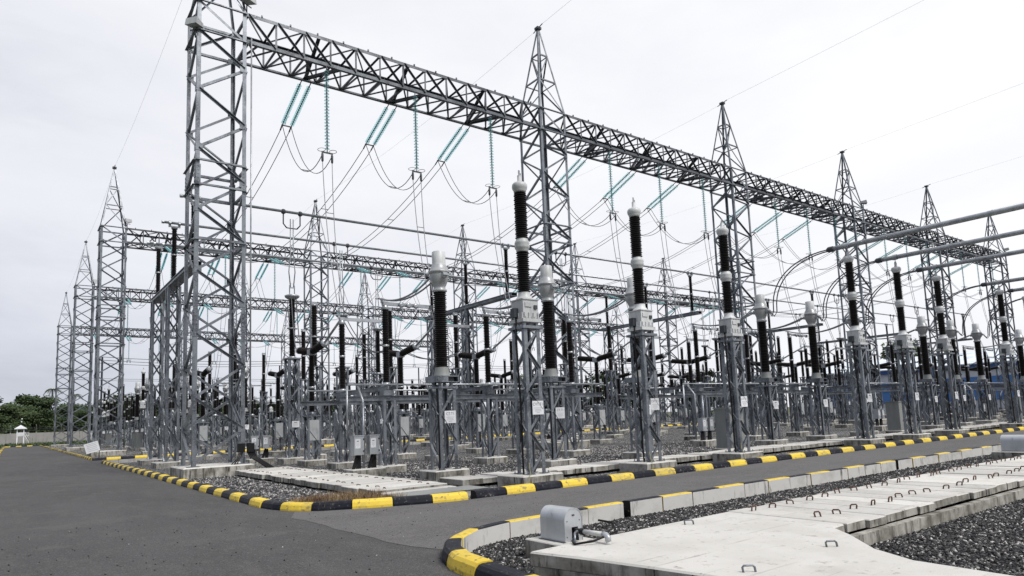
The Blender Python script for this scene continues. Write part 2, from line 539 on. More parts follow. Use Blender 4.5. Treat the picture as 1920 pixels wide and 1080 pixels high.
def feet(mb, s, z, cx=0, cy=0, fp=0.2):
    h = s/2
    for sx in (-1, 1):
        for sy in (-1, 1):
            mb.box(cx+sx*(h-0.03), cy+sy*(h-0.03), z+0.011, fp, fp, 0.02)
            for bx in (-1, 1):
                mb.lathe([(0.015, 0), (0.015, 0.05)], (cx+sx*(h-0.03)+bx*fp*0.38, cy+sy*(h-0.03)+sy*fp*0.38, z+0.021), (0, 0, 1), 6, False)
    return mb

def text_mesh(txt, size):
    cu = bpy.data.curves.new('lettering', 'FONT')
    cu.body = txt
    cu.size = size
    cu.align_x = 'CENTER'
    o = bpy.data.objects.new('lettering', cu)
    COL.objects.link(o)
    bpy.context.view_layer.update()
    me = bpy.data.meshes.new_from_object(o.evaluated_get(bpy.context.evaluated_depsgraph_get()))
    vs = [tuple(v.co) for v in me.vertices]
    fs = [tuple(p.vertices) for p in me.polygons]
    bpy.data.objects.remove(o)
    bpy.data.curves.remove(cu)
    bpy.data.meshes.remove(me)
    return vs, fs
def sign(mb, cx, y, cz, wd, ht, txt=None, lines=3):
    """plate facing -Y at (cx, y, cz)"""
    mb.m('sign_white')
    mb.box(cx, y, cz, wd, 0.008, ht)
    yy = y-0.0065
    if txt:
        vs, fs = text_mesh(txt, ht*0.30)
        mb.m('sign_ink')
        mb.add([(cx+a, yy, cz+ht*0.16+b) for a, b, c in vs], fs, False)
        rows = [(-0.02, 0.7), (-0.14, 0.55), (-0.24, 0.62), (-0.36, 0.3)]
    else:
        rows = [(0.28, 0.42), (0.1, 0.66), (-0.02, 0.55), (-0.14, 0.6), (-0.3, 0.3)]
    for i, (dz, fr) in enumerate(rows[:lines+1]):
        mb.m('sign_ink' if (i == 0 and not txt) else 'sign_faint')
        h2 = ht*(0.09 if (i == 0 and not txt) else 0.045)
        w2 = wd*fr
        z2 = cz+dz*ht
        mb.add([(cx-w2/2, yy, z2-h2/2), (cx+w2/2, yy, z2-h2/2), (cx+w2/2, yy, z2+h2/2), (cx-w2/2, yy, z2+h2/2)], [(0, 1, 2, 3)], False)
    return mb

# ------------------------------------------------------------------ voltage transformer (tall, two-stage, tank under it)
def cvt_kit(txt):
    pl = MB('concrete_side').slab(0, 0.06, -0.2, 0.25, 1.3, 1.1, 0.03, 'concrete_top', 'concrete_side')
    fr = MB()
    lattice(fr, 0.52, 0.25, 3.98, 0.11, 0.065, panel=0.56, x_brace=False)
    feet(fr, 0.52, 0.25)
    fr.box(0, 0, 4.02, 0.66, 0.66, 0.07)
    for sx in (-1, 1):
        for sy in (-1, 1):
            fr.box(sx*0.2, sy*0.2, 4.1, 0.07, 0.07, 0.09)
    tk = MB('light_grey_paint')
    tk.box(0, 0, 4.48, 0.50, 0.50, 0.54)
    tk.box(0, 0, 4.205, 0.60, 0.60, 0.09)
    tk.box(0, 0, 4.765, 0.55, 0.55, 0.03)
    for i in range(4):
        tk.box(-0.22+i*0.147, -0.265, 4.33, 0.025, 0.04, 0.16)
        tk.box(0.265, -0.22+i*0.147, 4.33, 0.04, 0.025, 0.16)
        tk.box(-0.265, -0.22+i*0.147, 4.33, 0.04, 0.025, 0.16)
    tk.box(-0.08, -0.262, 4.62, 0.22, 0.025, 0.12)
    for i in range(5):
        tk.lathe([(0.018, 0), (0.018, 0.05)], (-0.2+0.1*i, -0.29, 4.25), (0, 0, 1), 6, False)
    tk.m('dark_steel').box(0.15, -0.268, 4.56, 0.1, 0.035, 0.1)
    tk.box(-0.32, 0.05, 4.42, 0.12, 0.18, 0.24)
    tk.m('light_grey_paint')
    tk.lathe([(0.24, 4.78), (0.22, 4.82), (0.17, 4.88), (0.16, 4.98)], seg=20)
    lo = insulator(MB('porcelain'), 4.98, 6.08, 0.135, 0.178, 19, 18)
    mid = MB('light_grey_paint').lathe([(0.15, 6.08), (0.165, 6.10), (0.165, 6.14), (0.19, 6.17), (0.205, 6.22), (0.19, 6.27), (0.205, 6.31), (0.19, 6.36), (0.165, 6.40), (0.15, 6.44)], seg=20)
    hi = insulator(MB('porcelain'), 6.44, 7.72, 0.135, 0.178, 22, 18)
    cap = MB('light_grey_paint').lathe([(0.14, 7.72), (0.17, 7.74), (0.17, 7.77), (0.20, 7.82), (0.212, 7.88), (0.205, 7.94), (0.17, 7.985), (0.07, 8.0), (0.065, 8.05), (0.055, 8.05), (0.055, 8.2)], seg=20)
    cap.m('aluminium').box(0, 0, 8.27, 0.05, 0.02, 0.16).box(0.04, 0.02, 8.22, 0.02, 0.08, 0.1)
    sg = sign(MB('sign_white'), 0.06, -0.30, 1.93, 0.36, 0.35, txt)
    cond = MB('black_plastic').tube([(-0.3, 0.0, 4.3), (-0.34, -0.02, 3.6), (-0.3, -0.05, 2.0), (-0.31, -0.06, 0.6), (-0.33, -0.1, 0.1)], 0.028, 6)
    ew = MB('earth_lead').tube([(-0.28, -0.28, 0.55), (-0.30, -0.31, 0.4), (-0.36, -0.42, 0.27), (-0.5, -0.55, 0.262), (-0.56, -0.63, 0.24), (-0.565, -0.64, -0.05)], 0.007, 5)
    return kit('voltage_transformer', [('plinth', pl), ('support_frame', fr), ('tank', tk), ('insulator', lo), ('joint_ring', mid), ('insulator', hi), ('cap', cap), ('sign_plate', sg), ('conduit', cond), ('earth_lead', ew)])

# ------------------------------------------------------------------ current transformer (bulb head with cylinder on top)
def ct_kit(txt):
    pl = MB('concrete_side').slab(0, 0, -0.2, 0.2, 1.2, 1.0, 0.03, 'concrete_top', 'concrete_side')
    fr = MB()
    lattice(fr, 0.62, 0.2, 2.68, 0.11, 0.07, panel=0.83)
    feet(fr, 0.62, 0.2)
    fr.box(0, 0, 2.71, 0.72, 0.72, 0.06)
    for sx in (-1, 1):
        for sy in (-1, 1):
            fr.box(sx*0.2, sy*0.2, 2.81, 0.08, 0.08, 0.14)
    bx = MB()
    bx.box(0, 0, 3.06, 0.8, 0.74, 0.03)
    bx.box(0, 0, 2.885, 0.8, 0.74, 0.02)
    bx.box(-0.385, 0, 2.97, 0.03, 0.7, 0.15).box(0.385, 0, 2.97, 0.03, 0.7, 0.15)
    bx.box(0, 0.35, 2.97, 0.72, 0.03, 0.15)
    bx.box(-0.18, -0.355, 2.97, 0.38, 0.025, 0.15)
    bx.m('dark_steel').box(0.18, -0.2, 2.97, 0.2, 0.12, 0.13)
    bx.m('cabinet_grey').lathe([(0.27, 3.075), (0.26, 3.1), (0.225, 3.22), (0.205, 3.36)], seg=22)
    ins = insulator(MB('porcelain'), 3.36, 5.75, 0.175, 0.222, 38, 20)
    hd = MB('head_grey').lathe([(0.19, 5.75), (0.235, 5.77), (0.235, 5.83), (0.19, 5.86), (0.19, 5.92), (0.235, 6.02), (0.285, 6.16), (0.30, 6.30), (0.30, 6.36), (0.33, 6.37), (0.335, 6.42), (0.30, 6.44), (0.27, 6.56), (0.235, 6.61), (0.225, 6.63)], seg=24)
    hd.box(0.0, -0.33, 6.26, 0.16, 0.1, 0.16).box(0.0, 0.33, 6.26, 0.16, 0.1, 0.16)
    hd.m('aluminium').box(0, -0.42, 6.26, 0.22, 0.08, 0.05).box(0, 0.42, 6.26, 0.22, 0.08, 0.05)
    hd.tube([(0.28, -0.2, 6.1), (0.33, -0.25, 6.3), (0.26, -0.22, 6.42)], 0.015, 5)
    cy = MB('light_grey_paint').lathe([(0.225, 6.63), (0.22, 6.66), (0.215, 6.70), (0.215, 7.05), (0.19, 7.075), (0.05, 7.085)], seg=24)
    sg = sign(MB('sign_white'), 0.05, -0.345, 1.80, 0.4, 0.38, txt)
    cond = MB('black_plastic').tube([(-0.3, -0.1, 2.9), (-0.33, -0.22, 2.6), (-0.32, -0.28, 1.2), (-0.34, -0.3, 0.1)], 0.025, 6)
    return kit('current_transformer', [('plinth', pl), ('support_frame', fr), ('base_box', bx), ('insulator', ins), ('head', hd), ('cylinder_cap', cy), ('sign_plate', sg), ('conduit', cond)])

# ------------------------------------------------------------------ disconnector pole: two two-stage posts with swung-open arms (local y=0 and y=4)
def disc_kit(extra=None):
    parts = list(extra or [])
    for y in (0.0, 4.0):
        ins = MB('aluminium')
        ins.lathe([(0.2, 3.0), (0.2, 3.06), (0.13, 3.09), (0.13, 3.14)], (0, y, 0), seg=14)
        insulator(ins, 3.14, 4.42, 0.1, 0.14, 20, 14, (0, y, 0))
        ins.m('aluminium').lathe([(0.1, 4.42), (0.13, 4.43), (0.13, 4.5), (0.1, 4.51)], (0, y, 0), seg=14)
        insulator(ins, 4.51, 5.80, 0.1, 0.14, 20, 14, (0, y, 0))
        ins.m('aluminium').lathe([(0.11, 5.80), (0.12, 5.82), (0.12, 5.9), (0.09, 5.95)], (0, y, 0), seg=14)
        arm = MB('aluminium')
        arm.box(0.0, y, 6.02, 0.2, 0.16, 0.14)
        arm.box(0.95, y, 6.02, 1.75, 0.07, 0.13)
        if y == 0.0:
            for xx in (0.62, 0.92, 1.22):
                arm.lathe([(0.05, -0.05), (0.10, -0.04), (0.115, 0.0), (0.10, 0.04), (0.05, 0.05)], (xx, y-0.1, 6.0), (0, 1, 0), 12)
            arm.m('dark_steel').box(1.9, y, 6.0, 0.14, 0.1, 0.16)
        else:
            arm.m('dark_steel').box(1.86, y, 6.02, 0.1, 0.16, 0.1)
        arm.m('aluminium')
        arm.box(-0.12, y, 6.1, 0.08, 0.06, 0.14).box(-0.22, y, 6.18, 0.3, 0.1, 0.025)
        parts += [('post_insulator', ins), ('contact_arm', arm)]
    return kit('disconnector', parts)
def disc_alone_kit():
    parts = []
    for y in (0.0, 4.0):
        lg = MB()
        lattice(lg, 0.48, 0.2, 2.93, 0.09, 0.06, 0, y, 0.7)
        lg.box(0, y, 2.96, 0.56, 0.56, 0.06)
        lg.m('concrete_side').slab(0, y, -0.2, 0.2, 0.9, 0.85, 0.03, 'concrete_top', 'concrete_side')
        if y == 0.0:
            lg.box(0.0, 2.0, 2.86, 0.1, 4.4, 0.1)
        parts.append((lg, y))
    return parts
def disc_frame_kit():
    parts = []
    bm_ = MB()
    x0, x1 = PHX[0]-1.75, PHX[2]+1.75
    for y in (0.0, 4.0):
        bm_.box((x0+x1)/2, y, 2.655, x1-x0, 0.16, 0.02)
        bm_.box((x0+x1)/2, y, 2.495, x1-x0, 0.16, 0.02)
        bm_.box((x0+x1)/2, y, 2.575, x1-x0, 0.02, 0.14)
    parts.append(('long_beam', bm_))
    for x in PHX:
        cb = MB()
        for sx in (-0.17, 0.17):
            cb.box(x+sx, 2.0, 2.92, 0.05, 5.0, 0.12)
            cb.box(x+sx*1.25, 2.0, 2.985, 0.07, 5.0, 0.012)
        for y in (0, 2, 4):
            cb.box(x, y, 2.762, 0.4, 0.3, 0.19)
        parts.append(('cross_beam', cb))
    rod = MB('aluminium')
    for y in (-0.22, 3.7):
        rod.tube([(x0+0.2, y, 3.05), (x1-0.3, y, 3.05)], 0.035, 6)
    parts.append(('drive_rod', rod))
    for x in PHX:
        for y in (0.0, 4.0):
            lg = MB()
            lattice(lg, 0.5, 0.2, 2.485, 0.1, 0.065, x, y, 0.72)
            lg.m('concrete_side').slab(x, y, -0.2, 0.2, 1.0, 0.9, 0.03, 'concrete_top', 'concrete_side')
            parts.append(('leg', lg))
    dp = MB('aluminium')
    dp.tube([(x0+0.12, -0.3, 1.2), (x0+0.12, -0.3, 3.0)], 0.04, 8).tube([(x0+0.55, -0.62, 1.2), (x0+0.55, -0.62, 2.5), (x0+0.55, -0.2, 3.0)], 0.04, 8)
    parts.append(('drive_pipe', dp))
    return kit('disconnector_stand', parts)
# ------------------------------------------------------------------ circuit breaker (T shape, chambers along y)
def breaker_kit():
    pl = MB('concrete_side').slab(0, 0, -0.2, 0.2, 1.0, 1.0, 0.03, 'concrete_top', 'concrete_side')
    fr = MB()
    lattice(fr, 0.55, 0.2, 2.1, 0.1, 0.065, panel=0.63)
    fr.box(0, 0, 2.13, 0.66, 0.66, 0.05)
    bx = MB('grey_paint').box(0, -0.1, 1.5, 0.44, 0.4, 0.9)
    bx.m('galvanised_steel').lathe([(0.17, 2.16), (0.17, 2.3), (0.13, 2.32)], seg=12)
    lo = insulator(MB('porcelain'), 2.32, 3.35, 0.105, 0.148, 16, 14)
    lo.m('aluminium').lathe([(0.12, 3.35), (0.15, 3.36), (0.15, 3.44), (0.12, 3.45)], seg=14)
    hi = insulator(MB('porcelain'), 3.45, 4.88, 0.105, 0.148, 22, 14)
    hub = MB('aluminium')
    hub.box(0, 0, 5.0, 0.3, 0.34, 0.26)
    hub.lathe([(0.12, 4.84), (0.16, 4.86), (0.16, 4.9)], seg=14)
    parts = [('plinth', pl), ('support_frame', fr), ('mechanism_box', bx), ('post_insulator', lo), ('post_insulator', hi), ('hub', hub)]
    for sg in (-1, 1):
        ax = Vector((0, sg, 0.14)).normalized()
        ch = MB('porcelain')
        ch.lathe([(0.10, 0.16)] + [(0.165 if i % 2 else 0.14, 0.2+i*0.045) for i in range(30)] + [(0.14, 1.56)], (0, 0, 5.02), ax, 14, False)
        ch.m('aluminium').lathe([(0.12, 1.56), (0.17, 1.57), (0.17, 1.66), (0.1, 1.68)], (0, 0, 5.02), ax, 14)
        ch.tube([Vector((0.0, 0, 5.02))+ax*1.6, Vector((0.1, 0, 5.3))+ax*1.75], 0.03, 5)
        parts.append(('interrupter_chamber', ch))
    return kit('circuit_breaker', parts)
# ------------------------------------------------------------------ bus contact post under the high tubes
def pano_kit():
    pl = MB('concrete_side').slab(0, 0, -0.2, 0.22, 1.15, 1.0, 0.03, 'concrete_top', 'concrete_side')
    fr = MB()
    lattice(fr, 0.56, 0.22, 4.95, 0.11, 0.07, panel=0.7)
    fr.box(0, 0, 4.98, 0.7, 0.7, 0.06)
    lo = MB('aluminium').lathe([(0.2, 5.01), (0.2, 5.07), (0.14, 5.1)], seg=14)
    insulator(lo, 5.1, 6.42, 0.12, 0.17, 19, 16)
    lo.m('aluminium').lathe([(0.13, 6.42), (0.18, 6.43), (0.18, 6.5), (0.13, 6.51)], seg=14)
    lo.tube([(-0.25, 0.0, 6.47), (0.25, 0, 6.47)], 0.035, 6)
    hi = insulator(MB('porcelain'), 6.51, 7.9, 0.12, 0.17, 20, 16)
    cap = MB('aluminium').lathe([(0.15, 7.9), (0.2, 7.92), (0.34, 8.02), (0.36, 8.1), (0.3, 8.13), (0.1, 8.14)], seg=18)
    for sx in (-1, 1):
        cap.tube([(sx*0.12, 0, 8.13), (sx*0.12, 0, 8.62), (sx*0.05, 0, 8.72)], 0.025, 6)
    cap.box(0, 0, 8.5, 0.2, 0.05, 0.05)
    sg = sign(MB('sign_white'), 0.05, -0.31, 1.8, 0.36, 0.3)
    return kit('bus_contact_post', [('plinth', pl), ('support_frame', fr), ('post_insulator', lo), ('post_insulator', hi), ('cap', cap), ('sign_plate', sg)])
# plain two-stage post insulator on lattice, used in the fields farther back
def post_kit(h=3.3):
    pl = MB('concrete_side').slab(0, 0, -0.2, 0.2, 0.95, 0.85, 0.03, 'concrete_top', 'concrete_side')
    fr = MB()
    lattice(fr, 0.5, 0.2, h, 0.1, 0.065, panel=0.68)
    fr.box(0, 0, h+0.03, 0.6, 0.6, 0.05)
    ins = MB('porcelain')
    insulator(ins, h+0.06, h+1.6, 0.12, 0.165, 18, 12)
    ins.m('aluminium').lathe([(0.1, h+1.6), (0.16, h+1.61), (0.16, h+1.68), (0.1, h+1.69)], seg=12)
    insulator(ins, h+1.69, h+3.3, 0.12, 0.165, 18, 12)
    cap = MB('aluminium').lathe([(0.12, h+3.3), (0.16, h+3.32), (0.16, h+3.39), (0.08, h+3.41)], seg=12)
    cap.box(0, 0, h+3.47, 0.3, 0.08, 0.1)
    return kit('post_insulator', [('plinth', pl), ('support_frame', fr), ('insulator', ins), ('cap', cap)])
# ------------------------------------------------------------------ bus support: two masts, I-beam along y, three tall posts (at local y 0, 4.6, 9.2)
def bus_support_kit():
    parts = []
    for y in (4.6, 9.2):
        ms = MB()
        lattice(ms, 0.62, 0.22, 9.0, 0.12, 0.075, 0, y, 0.9)
        ms.m('concrete_side').slab(0, y, -0.2, 0.22, 1.5, 1.5, 0.03, 'concrete_top', 'concrete_side')
        parts.append(('mast', ms))
    be = MB()
    be.box(0, 4.6, 9.21, 0.52, 10.6, 0.03).box(0, 4.6, 9.02, 0.52, 10.6, 0.03)
    for sx in (-0.2, 0.2):
        be.box(sx, 4.6, 9.115, 0.02, 10.6, 0.16)
    parts.append(('cross_beam', be))
    for y in (0, 4.6, 9.2):
        ins = MB('aluminium').lathe([(0.18, 9.23), (0.18, 9.3), (0.13, 9.32)], (0, y, 0), seg=12)
        insulator(ins, 9.32, 10.6, 0.095, 0.135, 18, 12, (0, y, 0))
        ins.m('aluminium').lathe([(0.1, 10.6), (0.14, 10.61), (0.14, 10.68), (0.1, 10.69)], (0, y, 0), seg=12)
        insulator(ins, 10.69, 12.0, 0.095, 0.135, 18, 12, (0, y, 0))
        ins.m('aluminium').lathe([(0.12, 12.0), (0.15, 12.02), (0.15, 12.1)], (0, y, 0), seg=12)
        ins.box(0, y, 12.14, 0.55, 0.1, 0.06)
        for sx in (-0.22, 0.22):
            ins.lathe([(0.13, -0.05), (0.13, 0.05)], (sx, y, 12.3), (1, 0, 0), 12)
        parts.append(('post_insulator', ins))
    return kit('bus_support', parts)

# ------------------------------------------------------------------ gantry column and beam
ZB0, ZB1 = 17.72, 19.05
HC = 0.95
def column_kit():
    pl = MB('concrete_side').slab(0, 0, -0.2, 0.33, 2.6, 2.5, 0.04, 'concrete_top', 'concrete_side')
    ms = MB()
    lw = 0.15
    for sx in (-1, 1):
        for sy in (-1, 1):
            ms.angle((sx*HC, sy*HC, 0.35), (sx*HC, sy*HC, ZB1), lw, 0.026, (-sx, 0, 0), (0, -sy, 0))
            # splice plates with bolts
            for zz in (5.9, 11.7):
                ms.box(sx*(HC-0.1), sy*(HC+0.012), zz, 0.17, 0.018, 0.8)
                ms.box(sx*(HC+0.012), sy*(HC-0.1), zz, 0.018, 0.17, 0.8)
                for q in range(5):
                    ms.box(sx*(HC-0.1), sy*(HC+0.026), zz-0.32+q*0.16, 0.06, 0.02, 0.04)
                    ms.box(sx*(HC+0.026), sy*(HC-0.1), zz-0.32+q*0.16, 0.02, 0.06, 0.04)
            ms.box(sx*(HC-0.06), sy*(HC-0.06), 0.345, 0.42, 0.42, 0.03)
            ms.box(sx*(HC-0.02), sy*(HC-0.02), 0.48, 0.03, 0.34, 0.24)
    n = 14
    dz = (ZB0-0.45)/n
    for fi, nrm in enumerate(((0, -1, 0), (1, 0, 0), (0, 1, 0), (-1, 0, 0))):
        N = Vector(nrm)
        T = Vector((-N.y, N.x, 0))
        for k in range(n):
            sg = 1 if (k+(fi % 2)) % 2 == 0 else -1
            a = Vector((0, 0, 0.45+k*dz+0.03)) + N*(HC-0.03) - T*(sg*(HC-0.08))
            b = Vector((0, 0, 0.45+(k+1)*dz-0.03)) + N*(HC-0.03) + T*(sg*(HC-0.08))
            ms.brace(a, b, 0.1, N, out=sg < 0)
            g_ = b + N*0.036
            if abs(N.x) > 0.5:
                ms.box(g_.x, g_.y-T.y*sg*0.05, g_.z+0.03, 0.012, 0.26, 0.24)
            else:
                ms.box(g_.x-T.x*sg*0.05, g_.y, g_.z+0.03, 0.26, 0.012, 0.24)
        for z in (9.1, 11.3, 12.3, ZB0, ZB1-0.06):
            ms.brace(Vector((0, 0, z))+N*(HC+0.004)-T*HC, Vector((0, 0, z))+N*(HC+0.004)+T*HC, 0.1, N, out=True)
        sg = 1 if fi % 2 else -1
        ms.brace(Vector((0, 0, ZB0+0.06))+N*(HC-0.03)-T*(sg*(HC-0.1)), Vector((0, 0, ZB1-0.1))+N*(HC-0.03)+T*(sg*(HC-0.1)), 0.1, N)
    # peak
    pk = MB()
    zt = 24.4
    def hw(z): return 0.06 + (HC-0.06)*(zt-z)/(zt-ZB1)
    for sx in (-1, 1):
        for sy in (-1, 1):
            pk.angle((sx*HC, sy*HC, ZB1), (sx*0.06, sy*0.06, zt), 0.1, 0.016, (-sx, 0, 0), (0, -sy, 0))
    lv = [ZB1, 20.95, 22.65]
    for fi, nrm in enumerate(((0, -1, 0), (1, 0, 0), (0, 1, 0), (-1, 0, 0))):
        N = Vector(nrm)
        T = Vector((-N.y, N.x, 0))
        for i, z in enumerate(lv):
            h = hw(z)
            if i:
                pk.brace(Vector((0, 0, z))+N*h-T*h, Vector((0, 0, z))+N*h+T*h, 0.075, N)
        for i in range(2):
            za, zb_ = lv[i], lv[i+1]
            sg = 1 if (i+fi) % 2 else -1
            pk.brace(Vector((0, 0, za))+N*(hw(za)-0.02)-T*(sg*hw(za)*0.95), Vector((0, 0, zb_))+N*(hw(zb_)-0.02)+T*(sg*hw(zb_)*0.95), 0.07, N)
    pk.m('dark_steel').box(0, 0, zt+0.05, 0.3, 0.3, 0.14)
    pk.tube([(0, -0.15, zt+0.1), (0, -0.42, zt+0.16)], 0.03, 6).tube([(0, 0.15, zt+0.05), (0, 0.42, zt-0.02)], 0.03, 6)
    return kit('gantry_column', [('plinth', pl), ('mast', ms), ('peak', pk)])
def beam_kit():
    x0, x1 = HC+0.02, S-HC-0.02
    n = 13
    dx = (x1-x0)/n
    ch = MB('beam_steel')
    for y, sy in ((-HC, 1), (HC, -1)):
        for z, sz in ((ZB0, 1), (ZB1, -1)):
            ch.angle((x0, y, z), (x1, y, z), 0.15, 0.02, (0, sy, 0), (0, 0, sz))
    web = MB('beam_steel')
    for k in range(n+1):
        x = x0+k*dx
        if 0 < k < n:
            for y, N in ((-HC+0.03, (0, -1, 0)), (HC-0.03, (0, 1, 0))):
                web.brace((x, y, ZB0+0.02), (x, y, ZB1-0.02), 0.085, N)
            web.box(x, N[1]*(HC+0.006), ZB1-0.13, 0.2, 0.012, 0.14).box(x, N[1]*(HC+0.006), ZB0+0.13, 0.2, 0.012, 0.14)
            web.brace((x, -HC, ZB1-0.03), (x, HC, ZB1-0.03), 0.075, (0, 0, 1))
            web.brace((x, -HC, ZB0+0.03), (x, HC, ZB0+0.03), 0.075, (0, 0, -1))
        if k < n:
            xb = x+dx
            web.brace((xb-0.05, -HC+0.03, ZB0+0.05), (x+0.05, -HC+0.03, ZB1-0.05), 0.09, (0, -1, 0), out=True)
            web.brace((x+0.05, HC-0.03, ZB0+0.05), (xb-0.05, HC-0.03, ZB1-0.05), 0.09, (0, 1, 0))
            s_ = 1 if k % 2 else -1
            web.brace((x, -s_*HC*0.97, ZB0+0.05), (xb, s_*HC*0.97, ZB0+0.05), 0.09, (0, 0, -1))
            web.brace((x, s_*HC*0.97, ZB0+0.075), (xb, -s_*HC*0.97, ZB0+0.075), 0.08, (0, 0, -1))
            web.brace((x, s_*HC*0.97, ZB1-0.05), (xb, -s_*HC*0.97, ZB1-0.05), 0.075, (0, 0, 1))
    # stiffeners where the strings hang, and small plates along the top
    for p_ in PHX:
        web.m('dark_steel')
        web.brace((p_-0.8, -HC+0.05, ZB0+0.1), (p_-0.25, HC-0.05, ZB0+0.1), 0.13, (0, 0, -1))
        web.brace((p_+0.9, -HC+0.05, ZB0+0.1), (p_-0.25, HC-0.05, ZB0+0.1), 0.13, (0, 0, -1))
        web.brace((p_-0.25, HC-0.06, ZB0+0.1), (p_-0.25, -HC+0.06, ZB1-0.1), 0.13, (1, 0, 0))
    web.m('beam_steel')
    for k in range(n):
        web.box(x0+(k+0.5)*dx, -HC, ZB1+0.04, 0.06, 0.06, 0.08).box(x0+(k+0.5)*dx, HC, ZB1+0.04, 0.06, 0.06, 0.08)
    return kit('gantry_beam', [('chord', ch), ('web_bracing', web)])

# ------------------------------------------------------------------ strings of glass discs, built along +Z downwards from 0 to -length
def string_mb(n=23, pitch=0.15, axis=(0, 0, -1), o=(0, 0, 0), lead=0.2):
    m = MB('dark_steel')
    O = Vector(o); A = Vector(axis).normalized()
    m.tube([O, O+A*lead], 0.025, 5)
    for i in range(n):
        z = lead+i*pitch
        m.m('dark_steel').lathe([(0.035, z), (0.04, z+0.02), (0.04, z+0.06), (0.018, z+0.075), (0.018, z+pitch)], O, A, 6, True, False)
        m.m('glass_disc').lathe([(0.03, z+0.05), (0.08, z+0.058), (0.112, z+0.08), (0.114, z+0.09), (0.05, z+0.085)], O, A, 12, True, False)
    e = lead+n*pitch
    m.m('dark_steel').tube([O+A*e, O+A*(e+0.12)], 0.025, 5)
    return m, e+0.12
def susp_kit():
    m, ln = string_mb(25)
    yk = MB('dark_steel')
    z = -ln
    yk.box(0, 0, z, 0.52, 0.03, 0.07)
    for sx in (-1, 1):
        pts = [(sx*(0.26+0.16*math.cos(t)), 0.2*math.sin(t), z+0.1) for t in [2*math.pi*i/12 for i in range(13)]]
        yk.tube(pts, 0.012, 4)
        yk.lathe([(0.03, 0), (0.055, 0.05), (0.055, 0.34), (0.03, 0.4)], (sx*0.22, 0, z-0.44), (0, 0, 1), 8)
    return kit('suspension_string', [('disc_string', m), ('yoke_clamp', yk)]), ln
def tens_kit():
    """pair of strings from (±0.22,0,0) towards +Y and down"""
    ax = Vector((0, 0.93, -0.36))
    a, ln = string_mb(19, 0.14, ax, (-0.22, 0, 0))
    b, ln = string_mb(19, 0.14, ax, (0.22, 0, 0))
    e = ax.normalized()*ln
    yk = MB('dark_steel').box(e.x, e.y, e.z, 0.52, 0.05, 0.05)
    yk.tube([(-0.1, e.y-0.1, e.z+0.02), (-0.08, e.y-0.3, e.z+0.3), (0.02, e.y-0.35, e.z+0.36)], 0.012, 4)
    for sx in (-0.22, 0.22):
        yk.tube([e+Vector((sx, 0, 0)), e+Vector((sx, 0.3, -0.15))], 0.035, 6)
    yk.tube([(-0.22, 0, 0), (-0.12, -0.12, 0.2), (0.12, -0.12, 0.2), (0.22, 0, 0)], 0.018, 4)
    return kit('tension_string_pair', [('disc_string', a), ('disc_string', b), ('yoke_plate', yk)]), e

def sag(p0, p1, s, n=16):
    p0, p1 = Vector(p0), Vector(p1)
    return [p0.lerp(p1, i/n) - Vector((0, 0, 4*s*(i/n)*(1-i/n))) for i in range(n+1)]

# ================================================================== setting
def poly_obj(name, pts, z, m, label, kind='structure'):
    n = len(pts)
    cv, ce, cf = delaunay_2d_cdt([Vector(p) for p in pts], [(i, (i+1) % n) for i in range(n)], [], 1, 1e-5)[:3]
    fs = []
    for f in cf:
        a = sum(cv[f[i]].x*cv[f[(i+1) % len(f)]].y-cv[f[(i+1) % len(f)]].x*cv[f[i]].y for i in range(len(f)))
        fs.append(tuple(f) if a > 0 else tuple(reversed(f)))
    me = bpy.data.meshes.new(name)
    me.from_pydata([(p.x, p.y, z) for p in cv], [], fs)
    me.materials.append(MATS[m])
    o = obj(name, me)
    return struct(o, label, kind)
g = MB('earth_ground')
N_ = 24
ring = [-2500, -900, -400, -200, -90, -40, -15, 0, 20, 45, 80, 120, 160, 200, 260, 340, 500, 800, 1500, 3000]
vs = [(x, y, -0.26) for y in ring for x in ring]
n = len(ring)
g.add(vs, [(j*n+i, j*n+i+1, (j+1)*n+i+1, (j+1)*n+i) for j in range(n-1) for i in range(n-1)], False)
struct(obj('ground', g.build('ground')), 'grassy level ground stretching out to the trees')

near_curve = [(4.02, 4.4), (3.97, 5.95), (4.06, 6.72), (4.27, 7.3), (4.62, 7.82), (5.18, 8.24), (5.9, 8.47), (6.8, 8.52)]
isl_curve = [(7.6, 12.24), (6.9, 12.42), (5.9, 12.78), (5.0, 13.25), (4.58, 13.75), (4.38, 14.4), (4.3, 15.3)]
XE = 150.0
Y1, Y2, Y3 = 46.8, 51.6, 152.0
XL = -0.75
asph = [(XL, -14), (4.25, -14)] + [(4.25, 4.4)] + [(x+0.03, y-0.03) for x, y in near_curve[1:]] + [(XE, 8.5), (XE, 12.26)] + [(x+0.03, y+0.03) for x, y in isl_curve] + [(4.34, Y1), (XE, Y1), (XE, Y2), (4.34, Y2), (4.34, Y3), (XL, Y3)]
poly_obj('road', asph, 0.0, 'asphalt', 'worn grey asphalt service road')
seam = [(4.66, 7.8), (5.2, 8.19), (5.92, 8.42), (6.8, 8.47), (XE, 8.46), (XE, 12.24), (7.6, 12.22), (6.9, 12.40), (5.9, 12.76), (5.0, 13.22), (4.62, 13.6), (4.24, 12.7), (4.33, 12.1), (4.36, 11.3), (4.31, 10.8), (4.36, 10.2), (4.40, 9.5), (4.37, 9.0), (4.46, 8.4)]
poly_obj('road', seam, 0.004, 'asphalt_pale', 'paler newer asphalt of the narrow cross road')
isl = [(4.4, 46.6)] + [(x+0.1, y+0.1) for x, y in reversed(isl_curve)] + [(XE, 12.34), (XE, 46.6)]
poly_obj('gravel_yard', isl, -0.06, 'gravel_bed', 'dark crushed stone bed under the front switchgear')
